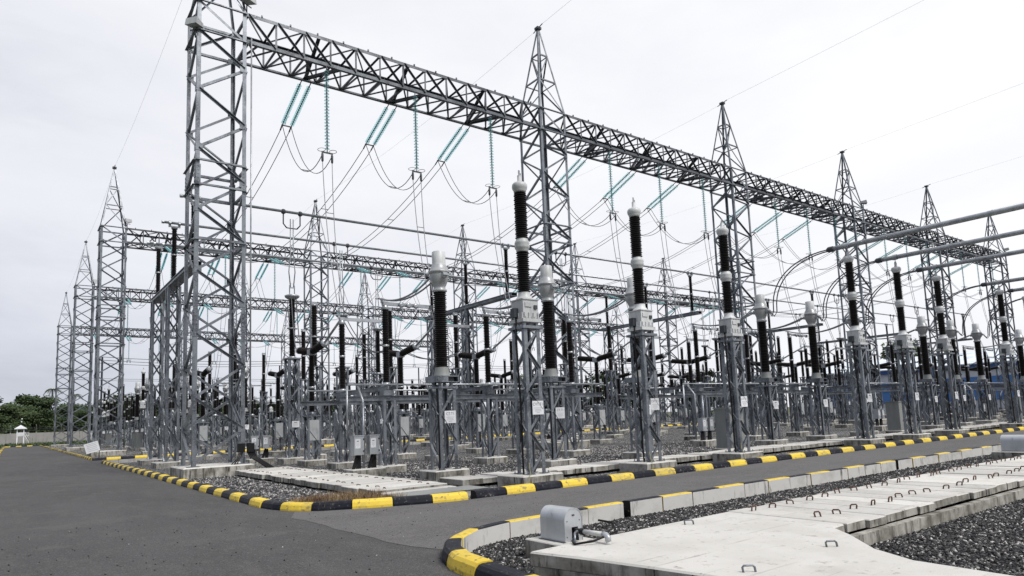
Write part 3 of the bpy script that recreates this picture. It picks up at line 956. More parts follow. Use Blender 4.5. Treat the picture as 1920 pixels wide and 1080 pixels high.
poly_obj('gravel_yard', [(4.4, 51.8), (XE, 51.8), (XE, 151.5), (4.4, 151.5)], -0.08, 'gravel_bed', 'dark crushed stone bed under the rear switchgear')
nearg = [(4.2, -14), (4.2, 4.4)] + [(x+0.16, y-0.14) for x, y in near_curve[1:]] + [(XE, 8.36), (XE, -14)]
poly_obj('gravel_verge', nearg, -0.1, 'gravel_bed', 'dark crushed stone between the pale slab and the road')

# kerbs ------------------------------------------------------------
def arc_resample(pts, step):
    pts = [Vector((x, y, 0)) for x, y in pts]
    ds = [0]
    for i in range(1, len(pts)):
        ds.append(ds[-1]+(pts[i]-pts[i-1]).length)
    def at(s):
        for i in range(1, len(pts)):
            if s <= ds[i] or i == len(pts)-1:
                t = (s-ds[i-1])/(ds[i]-ds[i-1])
                return pts[i-1].lerp(pts[i], t)
    return at, ds[-1]
def kerb_run(name, pts, side, label, blk=0.82, h=0.16, breaks=None, start=0, inner='kerb_concrete', zlow=-0.24, zin=None):
    """pts: road-side foot of the kerb; side=+1 when the island lies to the left of the walking direction"""
    at, ln = arc_resample(pts, blk)
    nb = int((ln-sum((breaks or {}).values()))/blk)
    mb = MB('kerb_yellow')
    ex = 0.0
    r_ = random.Random(len(pts)*7+start)
    for b in range(nb):
        ex += (breaks or {}).get(b, 0.0)
        colr = 'kerb_yellow' if (b+start) % 2 == 0 else 'kerb_black'
        s0, s1 = ex+b*blk+0.008, ex+(b+1)*blk-0.008
        jit = r_.uniform(-0.008, 0.008)
        jo = r_.uniform(-0.012, 0.012)
        rings = []
        sub = 3
        prof = [(0.0, zlow), (0.005, 0.04), (0.03, h*0.72), (0.065, h*0.93), (0.11, h), (0.235, h), (0.25, h-0.015), (0.25, zlow)]
        for q in range(sub+1):
            s_ = s0+(s1-s0)*q/sub
            p = at(s_); d = (at(min(s_+0.05, ln))-at(max(s_-0.05, 0))).normalized()
            nrm = Vector((-d.y, d.x, 0))*side
            rings.append([p+nrm*(x+jo)+Vector((0, 0, z+jit)) for x, z in prof])
        np_ = len(prof)
        vs = [v for rg in rings for v in rg]
        fp, fi = [], []
        for q in range(sub):
            for k in range(np_-1):
                f = (q*np_+k, (q+1)*np_+k, (q+1)*np_+k+1, q*np_+k+1)
                if side > 0:
                    f = tuple(reversed(f))
                (fi if k >= np_-2 else fp).append(f)
        c0 = tuple(range(np_)); c1 = tuple(sub*np_+k for k in range(np_))
        mb.m(colr)
        mb.add(vs, fp, False)
        mb.add(vs, [c0 if side > 0 else tuple(reversed(c0)), tuple(reversed(c1)) if side > 0 else c1], False)
        mb.m(inner)
        mb.add(vs, fi, False)
    o = obj(name, mb.build(name))
    return struct(o, label)
kerb_run('kerb', [(4.32, 14.9)] + list(reversed(isl_curve))[1:] + [(XE-50, 12.2)], 1, 'yellow and black kerb blocks along the front edge of the gravel yard', breaks={6: 0.2}, start=1)
kerb_run('kerb', [(4.3, 14.92), (4.3, 46.5)], -1, 'yellow and black kerb blocks beside the long straight road', start=0)
kerb_run('kerb', [(4.3, 51.9), (4.3, 104)], -1, 'yellow and black kerb blocks farther along the straight road', start=0)
kerb_run('kerb', [(4.3, 105.5), (4.3, 151.5)], -1, 'yellow and black kerb blocks at the far end of the straight road', start=0)
kerb_run('kerb', [(4.3, 51.62), (70, 51.62)], 1, 'yellow and black kerb blocks beyond the cross path', start=1)
kerb_run('kerb', [(70, 46.75), (4.3, 46.75)], 1, 'kerb blocks with bare concrete backs before the cross path', start=1)
kerb_run('kerb', [(XL-0.02, 152.0), (4.4, 152.0)], 1, 'pale kerb closing the far end of the road', start=0)
kerb_run('kerb', [(XL, 152.0), (XL, 60.0)], -1, 'kerb along the grass side of the straight road', start=1)
# near kerb: corner + straight run; road lies on the outer side
nk = [(3.86, -1.39), (3.84, 4.4)] + near_curve[1:] + [(7.6, 8.56), (XE-70, 8.62)]
kerb_run('kerb', nk, -1, 'rounded corner kerb with bare concrete inner faces beside the pale slab', blk=0.84, h=0.17, start=1, breaks={16: 0.16, 28: 0.16, 37: 0.16})

# near pad and trench slabs ------------------------------------------------
pad = [(4.72, 6.1), (4.90, 5.4), (5.06, 4.6), (5.18, 3.9), (5.5, 2.0), (5.7, -3.0), (6.9, -3.0), (6.88, 2.2), (6.95, 3.0), (7.25, 3.5), (7.85, 4.05), (8.2, 4.45), (8.5, 4.47), (8.5, 6.2), (6.95, 6.17)]
def slab_poly(mb, pts, z0, z1, top, side, bev=0.02):
    """polygon block, clockwise or ccw"""
    area = sum(pts[i][0]*pts[(i+1) % len(pts)][1]-pts[(i+1) % len(pts)][0]*pts[i][1] for i in range(len(pts)))
    if area < 0:
        pts = list(reversed(pts))
    n = len(pts)
    ins = []
    for i in range(n):
        a, b, c = Vector(pts[i-1]), Vector(pts[i]), Vector(pts[(i+1) % n])
        d1, d2 = (b-a).normalized(), (c-b).normalized()
        nn = Vector((-d1.y-d2.y, d1.x+d2.x)).normalized()
        ins.append(b+nn*bev)
    vs = [(x, y, z0) for x, y in pts]+[(x, y, z1-bev) for x, y in pts]+[(p.x, p.y, z1) for p in ins]
    mb.m(side)
    mb.add(vs, [(i, (i+1) % n, (i+1) % n+n, i+n) for i in range(n)], False)
    mb.m(top)
    mb.add(vs, [(i+n, (i+1) % n+n, (i+1) % n+2*n, i+2*n) for i in range(n)] + [tuple(range(2*n, 3*n))], False)
    return mb
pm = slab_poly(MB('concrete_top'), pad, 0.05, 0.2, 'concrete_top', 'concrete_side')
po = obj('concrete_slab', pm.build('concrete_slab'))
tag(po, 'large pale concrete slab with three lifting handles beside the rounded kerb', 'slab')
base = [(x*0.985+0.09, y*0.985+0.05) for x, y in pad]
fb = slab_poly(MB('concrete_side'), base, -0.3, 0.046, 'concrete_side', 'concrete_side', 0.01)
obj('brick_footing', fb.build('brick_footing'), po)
def handle_mb(mt='rust', wd=0.12, ht=0.075, rot=0.0, seed=0):
    c, s_ = math.cos(rot), math.sin(rot)
    r_ = random.Random(seed)
    lean = r_.uniform(-0.25, 0.25)
    def q(x, z): return (x*c, x*s_+z*lean, z)
    m = MB(mt).tube([q(-wd/2, -0.02), q(-wd/2, ht*0.75), q(-wd*0.36, ht), q(wd*0.36, ht), q(wd/2, ht*0.75), q(wd/2, -0.02)], 0.011, 6)
    return m
HF = [handle_mb('rust', 0.1, 0.022, 1.57+0.3*k, k).build('lifting_handle') for k in range(3)]
HM = [handle_mb('rust', 0.092, 0.058+0.005*k, -0.95+0.3*k, k).build('lifting_handle') for k in range(4)]
HG = handle_mb('galvanised_steel', 0.115, 0.058, -0.6, 0).build('lifting_handle')
for (x, y) in ((7.25, 5.9), (7.05, 3.86), (5.5, 3.82)):
    obj('lifting_handle', HG, po, (x, y, 0.2))
def cover(x, y, sx, sy, z0, z1, hs, label, group, seed, rz=0.0, flat=True):
    r_ = random.Random(seed)
    m = MB('concrete_top').slab(0, 0, z0-z1, 0, sx, sy, 0.012, 'concrete_top', 'concrete_side')
    # a chipped lower corner
    o = obj('trench_cover', m.build('trench_cover'), None, (x, y, z1), rz)
    tag(o, label, 'trench cover', group)
    for hx, hy in hs:
        obj('lifting_handle', HF[r_.randrange(3)] if flat else HM[r_.randrange(4)], o, (hx+r_.uniform(-.03, .03), hy+r_.uniform(-.04, .04), 0))
    return o
xx = 8.52
i = 0
names_ = ['one', 'two']
def nth(i):
    t = ['first', 'second', 'third', 'fourth', 'fifth', 'sixth', 'seventh', 'eighth', 'ninth', 'tenth', 'eleventh', 'twelfth', 'thirteenth', 'fourteenth', 'fifteenth', 'sixteenth', 'seventeenth', 'eighteenth', 'nineteenth']
    tens = {2: 'twent', 3: 'thirt', 4: 'fort', 5: 'fift', 6: 'sixt', 7: 'sevent', 8: 'eight'}
    if i < 19:
        return t[i]
    n_ = i+1
    if n_ % 10 == 0:
        return tens[n_//10]+'ieth'
    return tens[n_//10]+'y-'+t[n_ % 10-1]
rs = random.Random(3)
while xx < 34:
    wd = 0.5+rs.uniform(-.03, .05)
    cover(xx+wd/2, 5.33+rs.uniform(-.03, .03), wd-0.02, 1.78+rs.uniform(-.05, .05), 0.09, 0.2+rs.uniform(-.012, .012), [(0, 0.62), (0, -0.36)], f'pale concrete trench cover with rusty lifting loops, {nth(i)} from the big slab', 'looped concrete covers in a row past the big slab', i, rs.uniform(-.01, .01), False)
    xx += wd
    i += 1
tb = MB('concrete_side').box(8.2+13, 4.36, -0.05, 26, 0.12, 0.24).box(8.2+13, 6.22, -0.05, 26, 0.1, 0.2)
tag(obj('trench_wall', tb.build('trench_wall')), 'low stained concrete lip carrying the looped trench covers', 'trench wall')

# trench running away from the road beside the corner tower
yy = 14.55
i = 0
while yy < 26.4:
    wd = 0.5+rs.uniform(-.03, .04)
    cover(7.78+rs.uniform(-.07, .07), yy+wd/2, 1.95, wd-0.02, 0.0, 0.15+rs.uniform(-.012, .012), [(-0.6, 0.0), (0.55, 0.0)], f'weathered concrete trench cover leading to the corner tower, {nth(i)} from the road', 'concrete covers leading from the road to the corner tower', 100+i, rs.uniform(-.012, .012))
    yy += wd
    i += 1
st = MB('concrete_top').slab(7.8, 14.36, -0.05, 0.09, 2.0, 0.32, 0.01, 'concrete_top', 'concrete_side')
tag(obj('concrete_step', st.build('concrete_step')), 'low concrete step at the road end of the tower trench', 'step')
pm2 = MB('cabinet_grey').box(8.0, 13.75, 0.075, 2.3, 0.85, 0.012)
pm2.m('concrete_side').box(8.0, 13.75, 0.0, 2.2, 0.8, 0.13)
tag(obj('steel_cover_plate', pm2.build('steel_cover_plate')), 'flat grey steel plate over the trench crossing near the kerb', 'cover plate')
# trench behind the tall transformers, parallel to the road
xx = 9.3
i = 0
while xx < 62:
    wd = 0.62+rs.uniform(-.04, .06)
    cover(xx+wd/2, 15.28+rs.uniform(-.05, .05), wd-0.02, 1.15+rs.uniform(-.05, .05), 0.02, 0.17+rs.uniform(-.02, .02), [(0, 0.35)] if i % 2 else [], f'cracked concrete trench cover behind the roadside transformers, {nth(i)} from the steel plate', 'concrete covers along the roadside transformers', 200+i, rs.uniform(-.03, .03))
    xx += wd
    i += 1

# galvanised cover box + pipe on the slab ----------------------------------
def cover_box_kit():
    pl = MB('concrete_top').slab(0.2, 0.32, -0.25, 0.13, 0.78, 0.95, 0.015, 'concrete_top', 'concrete_side')
    sh = MB('galvanised_sheet')
    W, Ln, H = 0.40, 0.60, 0.47
    rr = 0.17
    prof = [(0, 0)]
    for k in range(7):
        t = math.pi - k*math.pi/2/6
        prof.append((rr+rr*math.cos(t), H-rr+rr*math.sin(t)))
    for k in range(7):
        t = math.pi/2 - k*math.pi/2/6
        prof.append((W-rr+rr*math.cos(t), H-rr+rr*math.sin(t)))
    prof.append((W, 0))
    n = len(prof)
    vs = [(x, 0, z+0.13) for x, z in prof]+[(x, Ln, z+0.13) for x, z in prof]
    sh.add(vs, [(k, k+n, k+1+n, k+1) for k in range(n-1)], True)
    # end faces slightly inset, with an opening in the front one
    ox0, ox1, oz = 0.16, 0.30, 0.20
    fr_ = [(0, 0), (ox0, 0), (ox0, oz), (ox1, oz), (ox1, 0), (W, 0)]
    top = prof[1:-1]
    pts = [(0, 0)] + top + [(W, 0), (ox1, 0), (ox1, oz), (ox0, oz), (ox0, 0)]
    sh.add([(x, 0.006, z+0.13) for x, z in pts], [tuple(range(len(pts)))], False)
    sh.add([(x, Ln-0.006, z+0.13) for x, z in prof], [tuple(range(n))], False)
    # rim at the front edge
    for k in range(n-1):
        a, b = prof[k], prof[k+1]
        sh.add([(a[0], -0.004, a[1]+0.13), (b[0], -0.004, b[1]+0.13), (W/2+(b[0]-W/2)*0.965, -0.004, H/2+(b[1]-H/2)*0.965+0.13), (W/2+(a[0]-W/2)*0.965, -0.004, H/2+(a[1]-H/2)*0.965+0.13)], [(0, 1, 2, 3)], False)
    return pl, sh
pl, sh = cover_box_kit()
sm_ = MB('galvanised_sheet').box(0.001, 0.3, 0.34, 0.004, 0.018, 0.38)
for q in range(4):
    for w_ in (0.05, 0.55):
        sm_.lathe([(0.008, 0), (0.006, 0.004)], (-0.001, w_, 0.18+q*0.09), (-1, 0, 0), 6, False)
sm_.m('dark_steel').box(0.2, -0.003, 0.5, 0.05, 0.006, 0.02)
for (a_, b_) in ((0.05, 0.2), (0.36, 0.2), (0.06, 0.42), (0.34, 0.42)):
    sm_.lathe([(0.009, 0), (0.006, 0.008)], (a_, 0.004, b_), (0, -1, 0), 6, False)
sm_.box(-0.02, 0.3, 0.135, 0.05, 0.62, 0.006)
sh.merge(sm_)
bx0 = obj('pump_cover', None, None, (5.55, 6.45, 0.02))
bx0.scale = (0.74, 0.8, 0.87)
tag(bx0, 'arched galvanised metal cover box on a small concrete block by the slab', 'metal cover')
obj('concrete_block', pl.build('concrete_block'), bx0)
obj('hood', sh.build('hood'), bx0)
bx1 = obj('pump_cover', None, None, (23.3, 6.75, 0.02))
tag(bx1, 'arched galvanised metal cover box at the distant end of the looped trench covers', 'metal cover')
for c in list(bx0.children):
    d = c.copy(); COL.objects.link(d); d.parent = bx1
pp = MB('white_pipe')
pp.tube([(5.70, 6.28, 0.27), (5.605, 5.82, 0.30)], 0.03, 10)
pp.m('black_plastic').tube([(5.72, 6.5, 0.262), (5.705, 6.3, 0.268)], 0.033, 10).lathe([(0.043, -0.03), (0.043, 0.03)], (5.702, 6.29, 0.269), (0, 1, 0), 12)
pp.m('galvanised_sheet').tube([(5.607, 5.83, 0.30), (5.597, 5.775, 0.298), (5.59, 5.74, 0.275), (5.588, 5.735, 0.235)], 0.037, 10)
pp.m('white_pipe').tube([(5.588, 5.735, 0.25), (5.588, 5.735, 0.19)], 0.031, 10)
tag(obj('drain_pipe', pp.build('drain_pipe')), 'white plastic pipe with grey elbow running from the metal cover into the slab', 'pipe')
cb = MB('black_plastic').tube([(5.68, 5.98, 0.44), (5.75, 5.82, 0.42), (5.72, 5.72, 0.33), (5.45, 5.85, 0.24), (5.28, 5.98, 0.215), (5.4, 6.15, 0.215), (5.62, 6.3, 0.25)], 0.014, 6)
tag(obj('cable_loop', cb.build('cable_loop')), 'black cable looped over the slab under the white pipe', 'cable')
hb = MB('galvanised_steel').tube([(5.33, 6.02, 0.19), (5.33, 6.02, 0.29), (5.40, 6.1, 0.31), (5.53, 6.2, 0.31), (5.56, 6.22, 0.2)], 0.013, 6)
tag(obj('lifting_bar', hb.build('lifting_bar')), 'bent steel lifting bar on the slab beside the metal cover', 'handle')
rd = MB('dark_steel').tube([(4.47, 6.25, -0.03), (4.72, 4.9, -0.04)], 0.016, 8)
tag(obj('steel_rod', rd.build('steel_rod')), 'thin dark steel rod lying on the gravel by the corner kerb', 'rod')

# gravel stones -------------------------------------------------------------
def inside(px, py, poly):
    ins = np.zeros(px.shape, bool)
    n = len(poly)
    for i in range(n):
        x1, y1 = poly[i]; x2, y2 = poly[(i+1) % n]
        c = ((y1 > py) != (y2 > py)) & (px < (x2-x1)*(py-y1)/((y2-y1)+1e-12)+x1)
        ins ^= c
    return ins
nrng = np.random.default_rng(5)
def stones(name, poly, holes, density, size, z, label, mt='gravel_stone'):
    xs = [p_[0] for p_ in poly]; ys = [p_[1] for p_ in poly]
    area = (max(xs)-min(xs))*(max(ys)-min(ys))
    n = int(area*density)
    px = nrng.uniform(min(xs), max(xs), n); py = nrng.uniform(min(ys), max(ys), n)
    k = inside(px, py, poly)
    for h in holes:
        k &= ~inside(px, py, h)
    px, py = px[k], py[k]
    n = len(px)
    base = np.array([[1, 0, 0], [0, 1, 0], [-1, 0, 0], [0, -1, 0], [0, 0, 1], [0, 0, -1], ], float)
    bf = np.array([[0, 1, 4], [1, 2, 4], [2, 3, 4], [3, 0, 4], [1, 0, 5], [2, 1, 5], [3, 2, 5], [0, 3, 5]])
    a = nrng.uniform(0, 6.28, n); sc = size*nrng.uniform(0.55, 1.35, n)
    V = base[None]*nrng.uniform(0.7, 1.3, (n, 6, 3)) + nrng.normal(0, 0.22, (n, 6, 3))
    V[:, :, 2] *= 0.72
    V *= sc[:, None, None]
    t = nrng.normal(0, 0.5, n)
    y2_ = V[:, :, 1]*np.cos(t)[:, None]-V[:, :, 2]*np.sin(t)[:, None]
    z2_ = V[:, :, 1]*np.sin(t)[:, None]+V[:, :, 2]*np.cos(t)[:, None]
    x = V[:, :, 0]*np.cos(a)[:, None]-y2_*np.sin(a)[:, None]
    y = V[:, :, 0]*np.sin(a)[:, None]+y2_*np.cos(a)[:, None]
    P = np.stack([x+px[:, None], y+py[:, None], z2_+z+sc[:, None]*0.3+nrng.uniform(0, size*0.5, n)[:, None]], 2).reshape(-1, 3)
    Fc = (bf[None]+(np.arange(n)*6)[:, None, None]).reshape(-1, 3)
    me = bpy.data.meshes.new(name)
    me.vertices.add(len(P)); me.vertices.foreach_set('co', P.ravel())
    me.loops.add(Fc.size); me.loops.foreach_set('vertex_index', Fc.ravel().astype(np.int32))
    me.polygons.add(len(Fc)); me.polygons.foreach_set('loop_start', np.arange(len(Fc), dtype=np.int32)*3)
    me.update(calc_edges=True)
    me.materials.append(MATS[mt])
    o = obj(name, me)
    struct(o, label, 'stuff')
slabline = [(8.4, 6.3), (34, 6.3), (34, 4.3), (8.3, 4.3)]
padh = [(x, y) for x, y in pad]
boxh = [(5.25, 6.15), (6.1, 6.15), (6.1, 7.2), (5.25, 7.2)]
stones('gravel', [(4.2, 2.0)] + [(4.25, 4.4), (4.25, 6.7), (4.45, 7.2), (4.8, 7.7), (5.3, 8.05), (6.0, 8.25), (16, 8.28), (16, 6.3), (8.4, 6.3), (6.9, 6.2), (4.72, 6.12), (5.2, 3.8), (5.5, 2.0)], [padh, boxh], 1500, 0.0205, -0.1, 'loose dark gravel between the pale slab and the kerb')
stones('gravel', [(16, 6.3), (34, 6.3), (34, 8.3), (16, 8.3)], [], 600, 0.027, -0.1, 'loose dark gravel farther along the near kerb')
stones('gravel', [(6.9, 1.2), (6.95, 3.0), (7.9, 4.05), (8.25, 4.4), (15, 4.3), (15, 0.5)], [], 1400, 0.021, -0.1, 'loose dark gravel in the hollow beside the looped covers')
plh = [[(8.8, 13.0), (62, 13.0), (62, 15.9), (8.8, 15.9)], [(6.75, 13.2), (8.8, 13.2), (8.8, 26.5), (6.75, 26.5)], [(4.75, 26.8), (8.05, 26.8), (8.05, 29.9), (4.75, 29.9)]]
for k in range(2):
    for p_ in PHX:
        plh.append([(Xc(k)+p_-0.8, 17.4), (Xc(k)+p_+0.8, 17.4), (Xc(k)+p_+0.8, 18.8), (Xc(k)+p_-0.8, 18.8)])
stones('gravel', [(4.6, 15.4), (4.8, 14.2), (5.4, 13.4), (6.4, 12.9), (7.6, 12.55), (30, 12.5), (30, 26), (4.6, 27)], plh, 300, 0.034, -0.08, 'loose grey gravel around the first transformers', 'gravel_stone_pale')

stones('road_grit', [(-0.5, 3.5), (3.8, 3.5), (3.8, 6.5), (5.5, 8.7), (9, 8.8), (9, 12), (5, 12.6), (4, 15), (-0.5, 15)], [], 7, 0.011, 0.0, 'scattered grit lying on the asphalt')
# dry grass ------------------------------------------------------------------
def tufts(name, cx, cy, rx, ry, n, h, z, label, seed, lean=0.35, mt='dry_grass', wv=0.006):
    r_ = random.Random(seed)
    m = MB(mt)
    for _ in range(n):
        a, q = r_.uniform(0, 6.28), math.sqrt(r_.random())
        x, y = cx+rx*q*math.cos(a), cy+ry*q*math.sin(a)
        hh = h*r_.uniform(0.4, 1.2)
        d = r_.uniform(0, 6.28)
        lx, ly = math.cos(d)*hh*r_.uniform(0, 1)*lean*2, math.sin(d)*hh*r_.uniform(0, 1)*lean*2
        tx, ty = -math.sin(d)*wv, math.cos(d)*wv
        m.add([(x-tx, y-ty, z), (x+tx, y+ty, z), (x+tx*.7+lx*.5, y+ty*.7+ly*.5, z+hh*.65), (x-tx*.7+lx*.5, y-ty*.7+ly*.5, z+hh*.65), (x+lx, y+ly, z+hh)], [(0, 1, 2, 3), (3, 2, 4)], False)
    struct(obj(name, m.build(name)), label, 'stuff')
tufts('dry_grass', 5.7, 13.95, 1.0, 0.45, 3000, 0.3, -0.06, 'brown dry grass behind the corner kerb', 1)
tufts('dry_grass', 6.0, 13.3, 0.95, 0.22, 1400, 0.26, -0.06, 'straw coloured grass by the corner kerb', 2)
tufts('dry_grass', 5.35, 14.3, 0.6, 0.55, 1500, 0.22, -0.06, 'short brown grass on the gravel near the corner', 12)
tufts('dry_grass', 11.2, 6.75, 1.4, 0.35, 900, 0.12, -0.1, 'straw coloured grass beside the looped covers', 3)
tufts('dry_grass', 6.9, 6.75, 0.7, 0.25, 350, 0.08, -0.1, 'sparse dead grass beside the metal cover', 4)
tufts('dry_grass', 14.5, 6.8, 1.1, 0.3, 500, 0.1, -0.1, 'withered grass along the looped covers', 5)

tufts('grass', 15, 176, 60, 22, 9000, 0.75, -0.26, 'rough green grass between the road end and the boundary wall', 8, 0.35, 'foliage', 0.09)
tufts('grass', -2.3, 75, 1.3, 70, 4000, 0.28, -0.26, 'rough green grass along the open side of the straight road', 9, 0.35, 'foliage', 0.02)
# ================================================================== switchyard
K_CVT = cvt_kit(None); K_CVT1 = cvt_kit('CVT.T1')
K_CT = ct_kit(None); K_CT1 = ct_kit('CT.T1')
K_DISC = disc_kit()
K_DISC2 = disc_kit([('leg', q[0]) for q in disc_alone_kit()])
K_DF = disc_frame_kit(); K_BRK = breaker_kit(); K_PAN = pano_kit(); K_POST = post_kit(); K_TPOST = post_kit(4.79); K_BS = bus_support_kit()
K_COL = column_kit(); K_BEAM = beam_kit()
K_SUS, SUSL = susp_kit()
K_TEN, TE = tens_kit()
def drive_kit():
    pl_ = MB('concrete_side').slab(0, 0, -0.15, 0.25, 1.15, 0.75, 0.02, 'concrete_top', 'concrete_side')
    ps = MB().tube([(0, 0.1, 0.25), (0, 0.1, 2.4)], 0.05, 8).tube([(-0.35, 0.1, 0.42), (0.35, 0.1, 0.42)], 0.03, 6)
    parts = [('plinth', pl_), ('post', ps)]
    for sx in (-1, 1):
        b = MB('galvanised_sheet').box(sx*0.27, -0.02, 1.0, 0.34, 0.3, 0.6).box(sx*0.27, -0.02, 1.31, 0.37, 0.33, 0.025)
        b.m('black_plastic').box(sx*0.27+0.15, -0.178, 1.2, 0.03, 0.016, 0.05).box(sx*0.27+0.15, -0.178, 0.82, 0.03, 0.016, 0.05)
        sign(b, sx*0.27-0.05, -0.175, 1.06, 0.18, 0.3, None, 4)
        c = MB('black_plastic').tube([(sx*0.27, 0, 0.7), (sx*0.27-0.05, 0.02, 0.5), (sx*0.27-0.14, 0.0, 0.25), (sx*0.3-0.25, -0.05, 0.0)], 0.055, 8).box(sx*0.27+0.06, 0.06, 0.46, 0.14, 0.12, 0.44)
        parts += [('control_box', b), ('cable', c)]
    return kit('drive_box_stand', parts)
K_DRV = drive_kit()
def cabinet_kit():
    b = MB('cabinet_grey').box(0, 0, 0.92, 0.95, 0.7, 1.6)
    r_ = MB('cabinet_grey').box(0, 0, 1.74, 1.05, 0.8, 0.05)
    pl_ = MB('concrete_side').slab(0, 0, -0.1, 0.12, 1.15, 0.9, 0.02, 'concrete_top', 'concrete_side')
    d = MB('cabinet_grey').box(-0.235, -0.358, 0.92, 0.45, 0.016, 1.5).box(0.235, -0.358, 0.92, 0.45, 0.016, 1.5)
    h = MB('black_plastic').box(0.06, -0.375, 0.95, 0.03, 0.02, 0.14)
    return kit('control_cabinet', [('plinth', pl_), ('body', b), ('door', d, [('handle', h)]), ('roof', r_)])
K_CAB = cabinet_kit()

# gantries ---------------------------------------------------------------
NK = [6, 6, 6, 5]
for r_i, Yr in enumerate(ROWS):
    far = r_i >= 2
    for k in range(NK[r_i]):
        lab = f'peaked steel lattice column of the {ROWN[r_i]} gantry, {ORD[k]} from the straight road'
        thing('gantry_column', K_COL, lab, 'lattice column', 'gantry columns', (Xc(k), Yr, 0), 0, far)
        if k < NK[r_i]-1:
            thing('gantry_beam', K_BEAM, f'steel truss beam of the {ROWN[r_i]} gantry over the {ORD[k]} bay', 'truss beam', 'gantry beams', (Xc(k), Yr, 0), 0, far)
# strings and conductors ---------------------------------------------------
def twin(name, pa, pb, s, mt, r, label, cat, group, gap=0.22, n=18, spacer=True):
    m = MB(mt)
    pa, pb = Vector(pa), Vector(pb)
    for sx in (-1, 1):
        m.tube(sag(pa+Vector((sx*gap, 0, 0)), pb+Vector((sx*gap, 0, 0)), s, n), r, 4)
    if spacer:
        L_ = sag(pa, pb, s, n)
        for q in range(4, n-1, 5):
            m.tube([L_[q]-Vector((gap, 0, 0)), L_[q]+Vector((gap, 0, 0))], r*1.2, 4)
    return tag(obj(name, m.build(name)), label, cat, group)
for r_i, Yr in enumerate(ROWS):
    far = r_i >= 1
    for k in range(NK[r_i]-1):
        for j, px in enumerate(PHX):
            x = Xc(k)+px
            where = f'{PH[j]} phase of {ORD[k]} bay'
            thing('suspension_string', K_SUS, f'hanging glass disc string under {ROWN[r_i]} gantry beam, {where}', 'insulator string', 'suspension strings', (x, Yr-HC, ZB0), 0, far)
            if r_i < 3:
                thing('tension_string', K_TEN, f'slanting double glass disc string behind {ROWN[r_i]} gantry beam, {where}', 'insulator string', 'tension strings', (x-0.25, Yr+HC, ZB0), 0, far)
                if k < NK[r_i+1]-1:
                    thing('tension_string', K_TEN, f'slanting double glass disc string before {ROWN[r_i+1]} gantry beam, {where}', 'insulator string', 'tension strings', (x-0.25, ROWS[r_i+1]-HC, ZB0), math.pi, True)
                    a = Vector((x-0.25, Yr+HC, ZB0))+TE+Vector((0, .3, -.15))
                    b = Vector((x-0.25, ROWS[r_i+1]-HC, ZB0))+Vector((0, -TE.y, TE.z))+Vector((0, -.3, -.15))
                    twin('overhead_conductor', a, b, 2.3 if r_i == 0 else 1.6, 'conductor', 0.019, f'twin overhead cable between {ROWN[r_i]} and {ROWN[r_i+1]} gantries, {where}', 'cable', 'overhead twin conductors')
            # jumper loop and dropper for the two front gantries
            if r_i < 2:
                a = Vector((x-0.25, Yr+HC, ZB0))+TE
                b = Vector((x, Yr-HC, ZB0-SUSL-0.1))
                m = MB('conductor')
                for sx in (-0.22, 0.22):
                    m.tube(sag(a+Vector((sx, 0, 0)), b+Vector((sx, 0, 0)), 1.5, 14), 0.018, 4)
                mid = sag(a, b, 1.5, 14)[7]
                m.tube([mid-Vector((0.22, 0, 0)), mid+Vector((0.22, 0, 0))], 0.022, 4)
                tag(obj('jumper_loop', m.build('jumper_loop')), f'sagging jumper loop under {ROWN[r_i]} gantry, {where}', 'cable', 'jumper loops')
                yd = Yr-2.35 if r_i == 0 else Yr+2.35
                m = MB('dropper_wire')
                for sx in (-0.22, 0.22):
                    p0 = b+Vector((sx, 0, -0.35)); p1 = Vector((x+sx*0.45, yd, 6.15))
                    pts = []
                    for q in range(13):
                        t = q/12
                        p = p0.lerp(p1, t)
                        p.y += 0.28*math.sin(math.pi*t)*(1 if r_i == 0 else -1)
                        pts.append(p)
                    m.tube(pts, 0.019, 4)
                    if sx > 0:
                        for q in (4, 8):
                            m.tube([pts[q], pts[q]-Vector((0.44*(1-q/12)+0.2*q/12, 0, 0))], 0.02, 4)
                tag(obj('dropper_cable', m.build('dropper_cable')), f'twin vertical dropper from {ROWN[r_i]} gantry string, {where}', 'cable', 'dropper cables')
# earth wires over the peaks
for k in range(6):
    x = Xc(k)
    m = MB('earth_wire')
    m.tube(sag((x, -70, 31), (x, ROWS[0]-0.42, 24.56), 1.0, 24), 0.0055, 4)
    m.tube(sag((x, ROWS[0]+0.42, 24.4), (x, ROWS[1]-0.42, 24.5), 0.5, 12), 0.0055, 4)
    m.tube(sag((x, ROWS[1]+0.42, 24.4), (x, ROWS[2]-0.42, 24.5), 0.5, 12), 0.0055, 4)
    if k < 5:
        m.tube(sag((x, ROWS[2]+0.42, 24.4), (x, ROWS[3]-0.42, 24.5), 0.5, 12), 0.0055, 4)
    tag(obj('earth_wire', m.build('earth_wire')), f'thin earth wire over the peaks of the {ORD[k]} gantry columns', 'wire', 'earth wires')

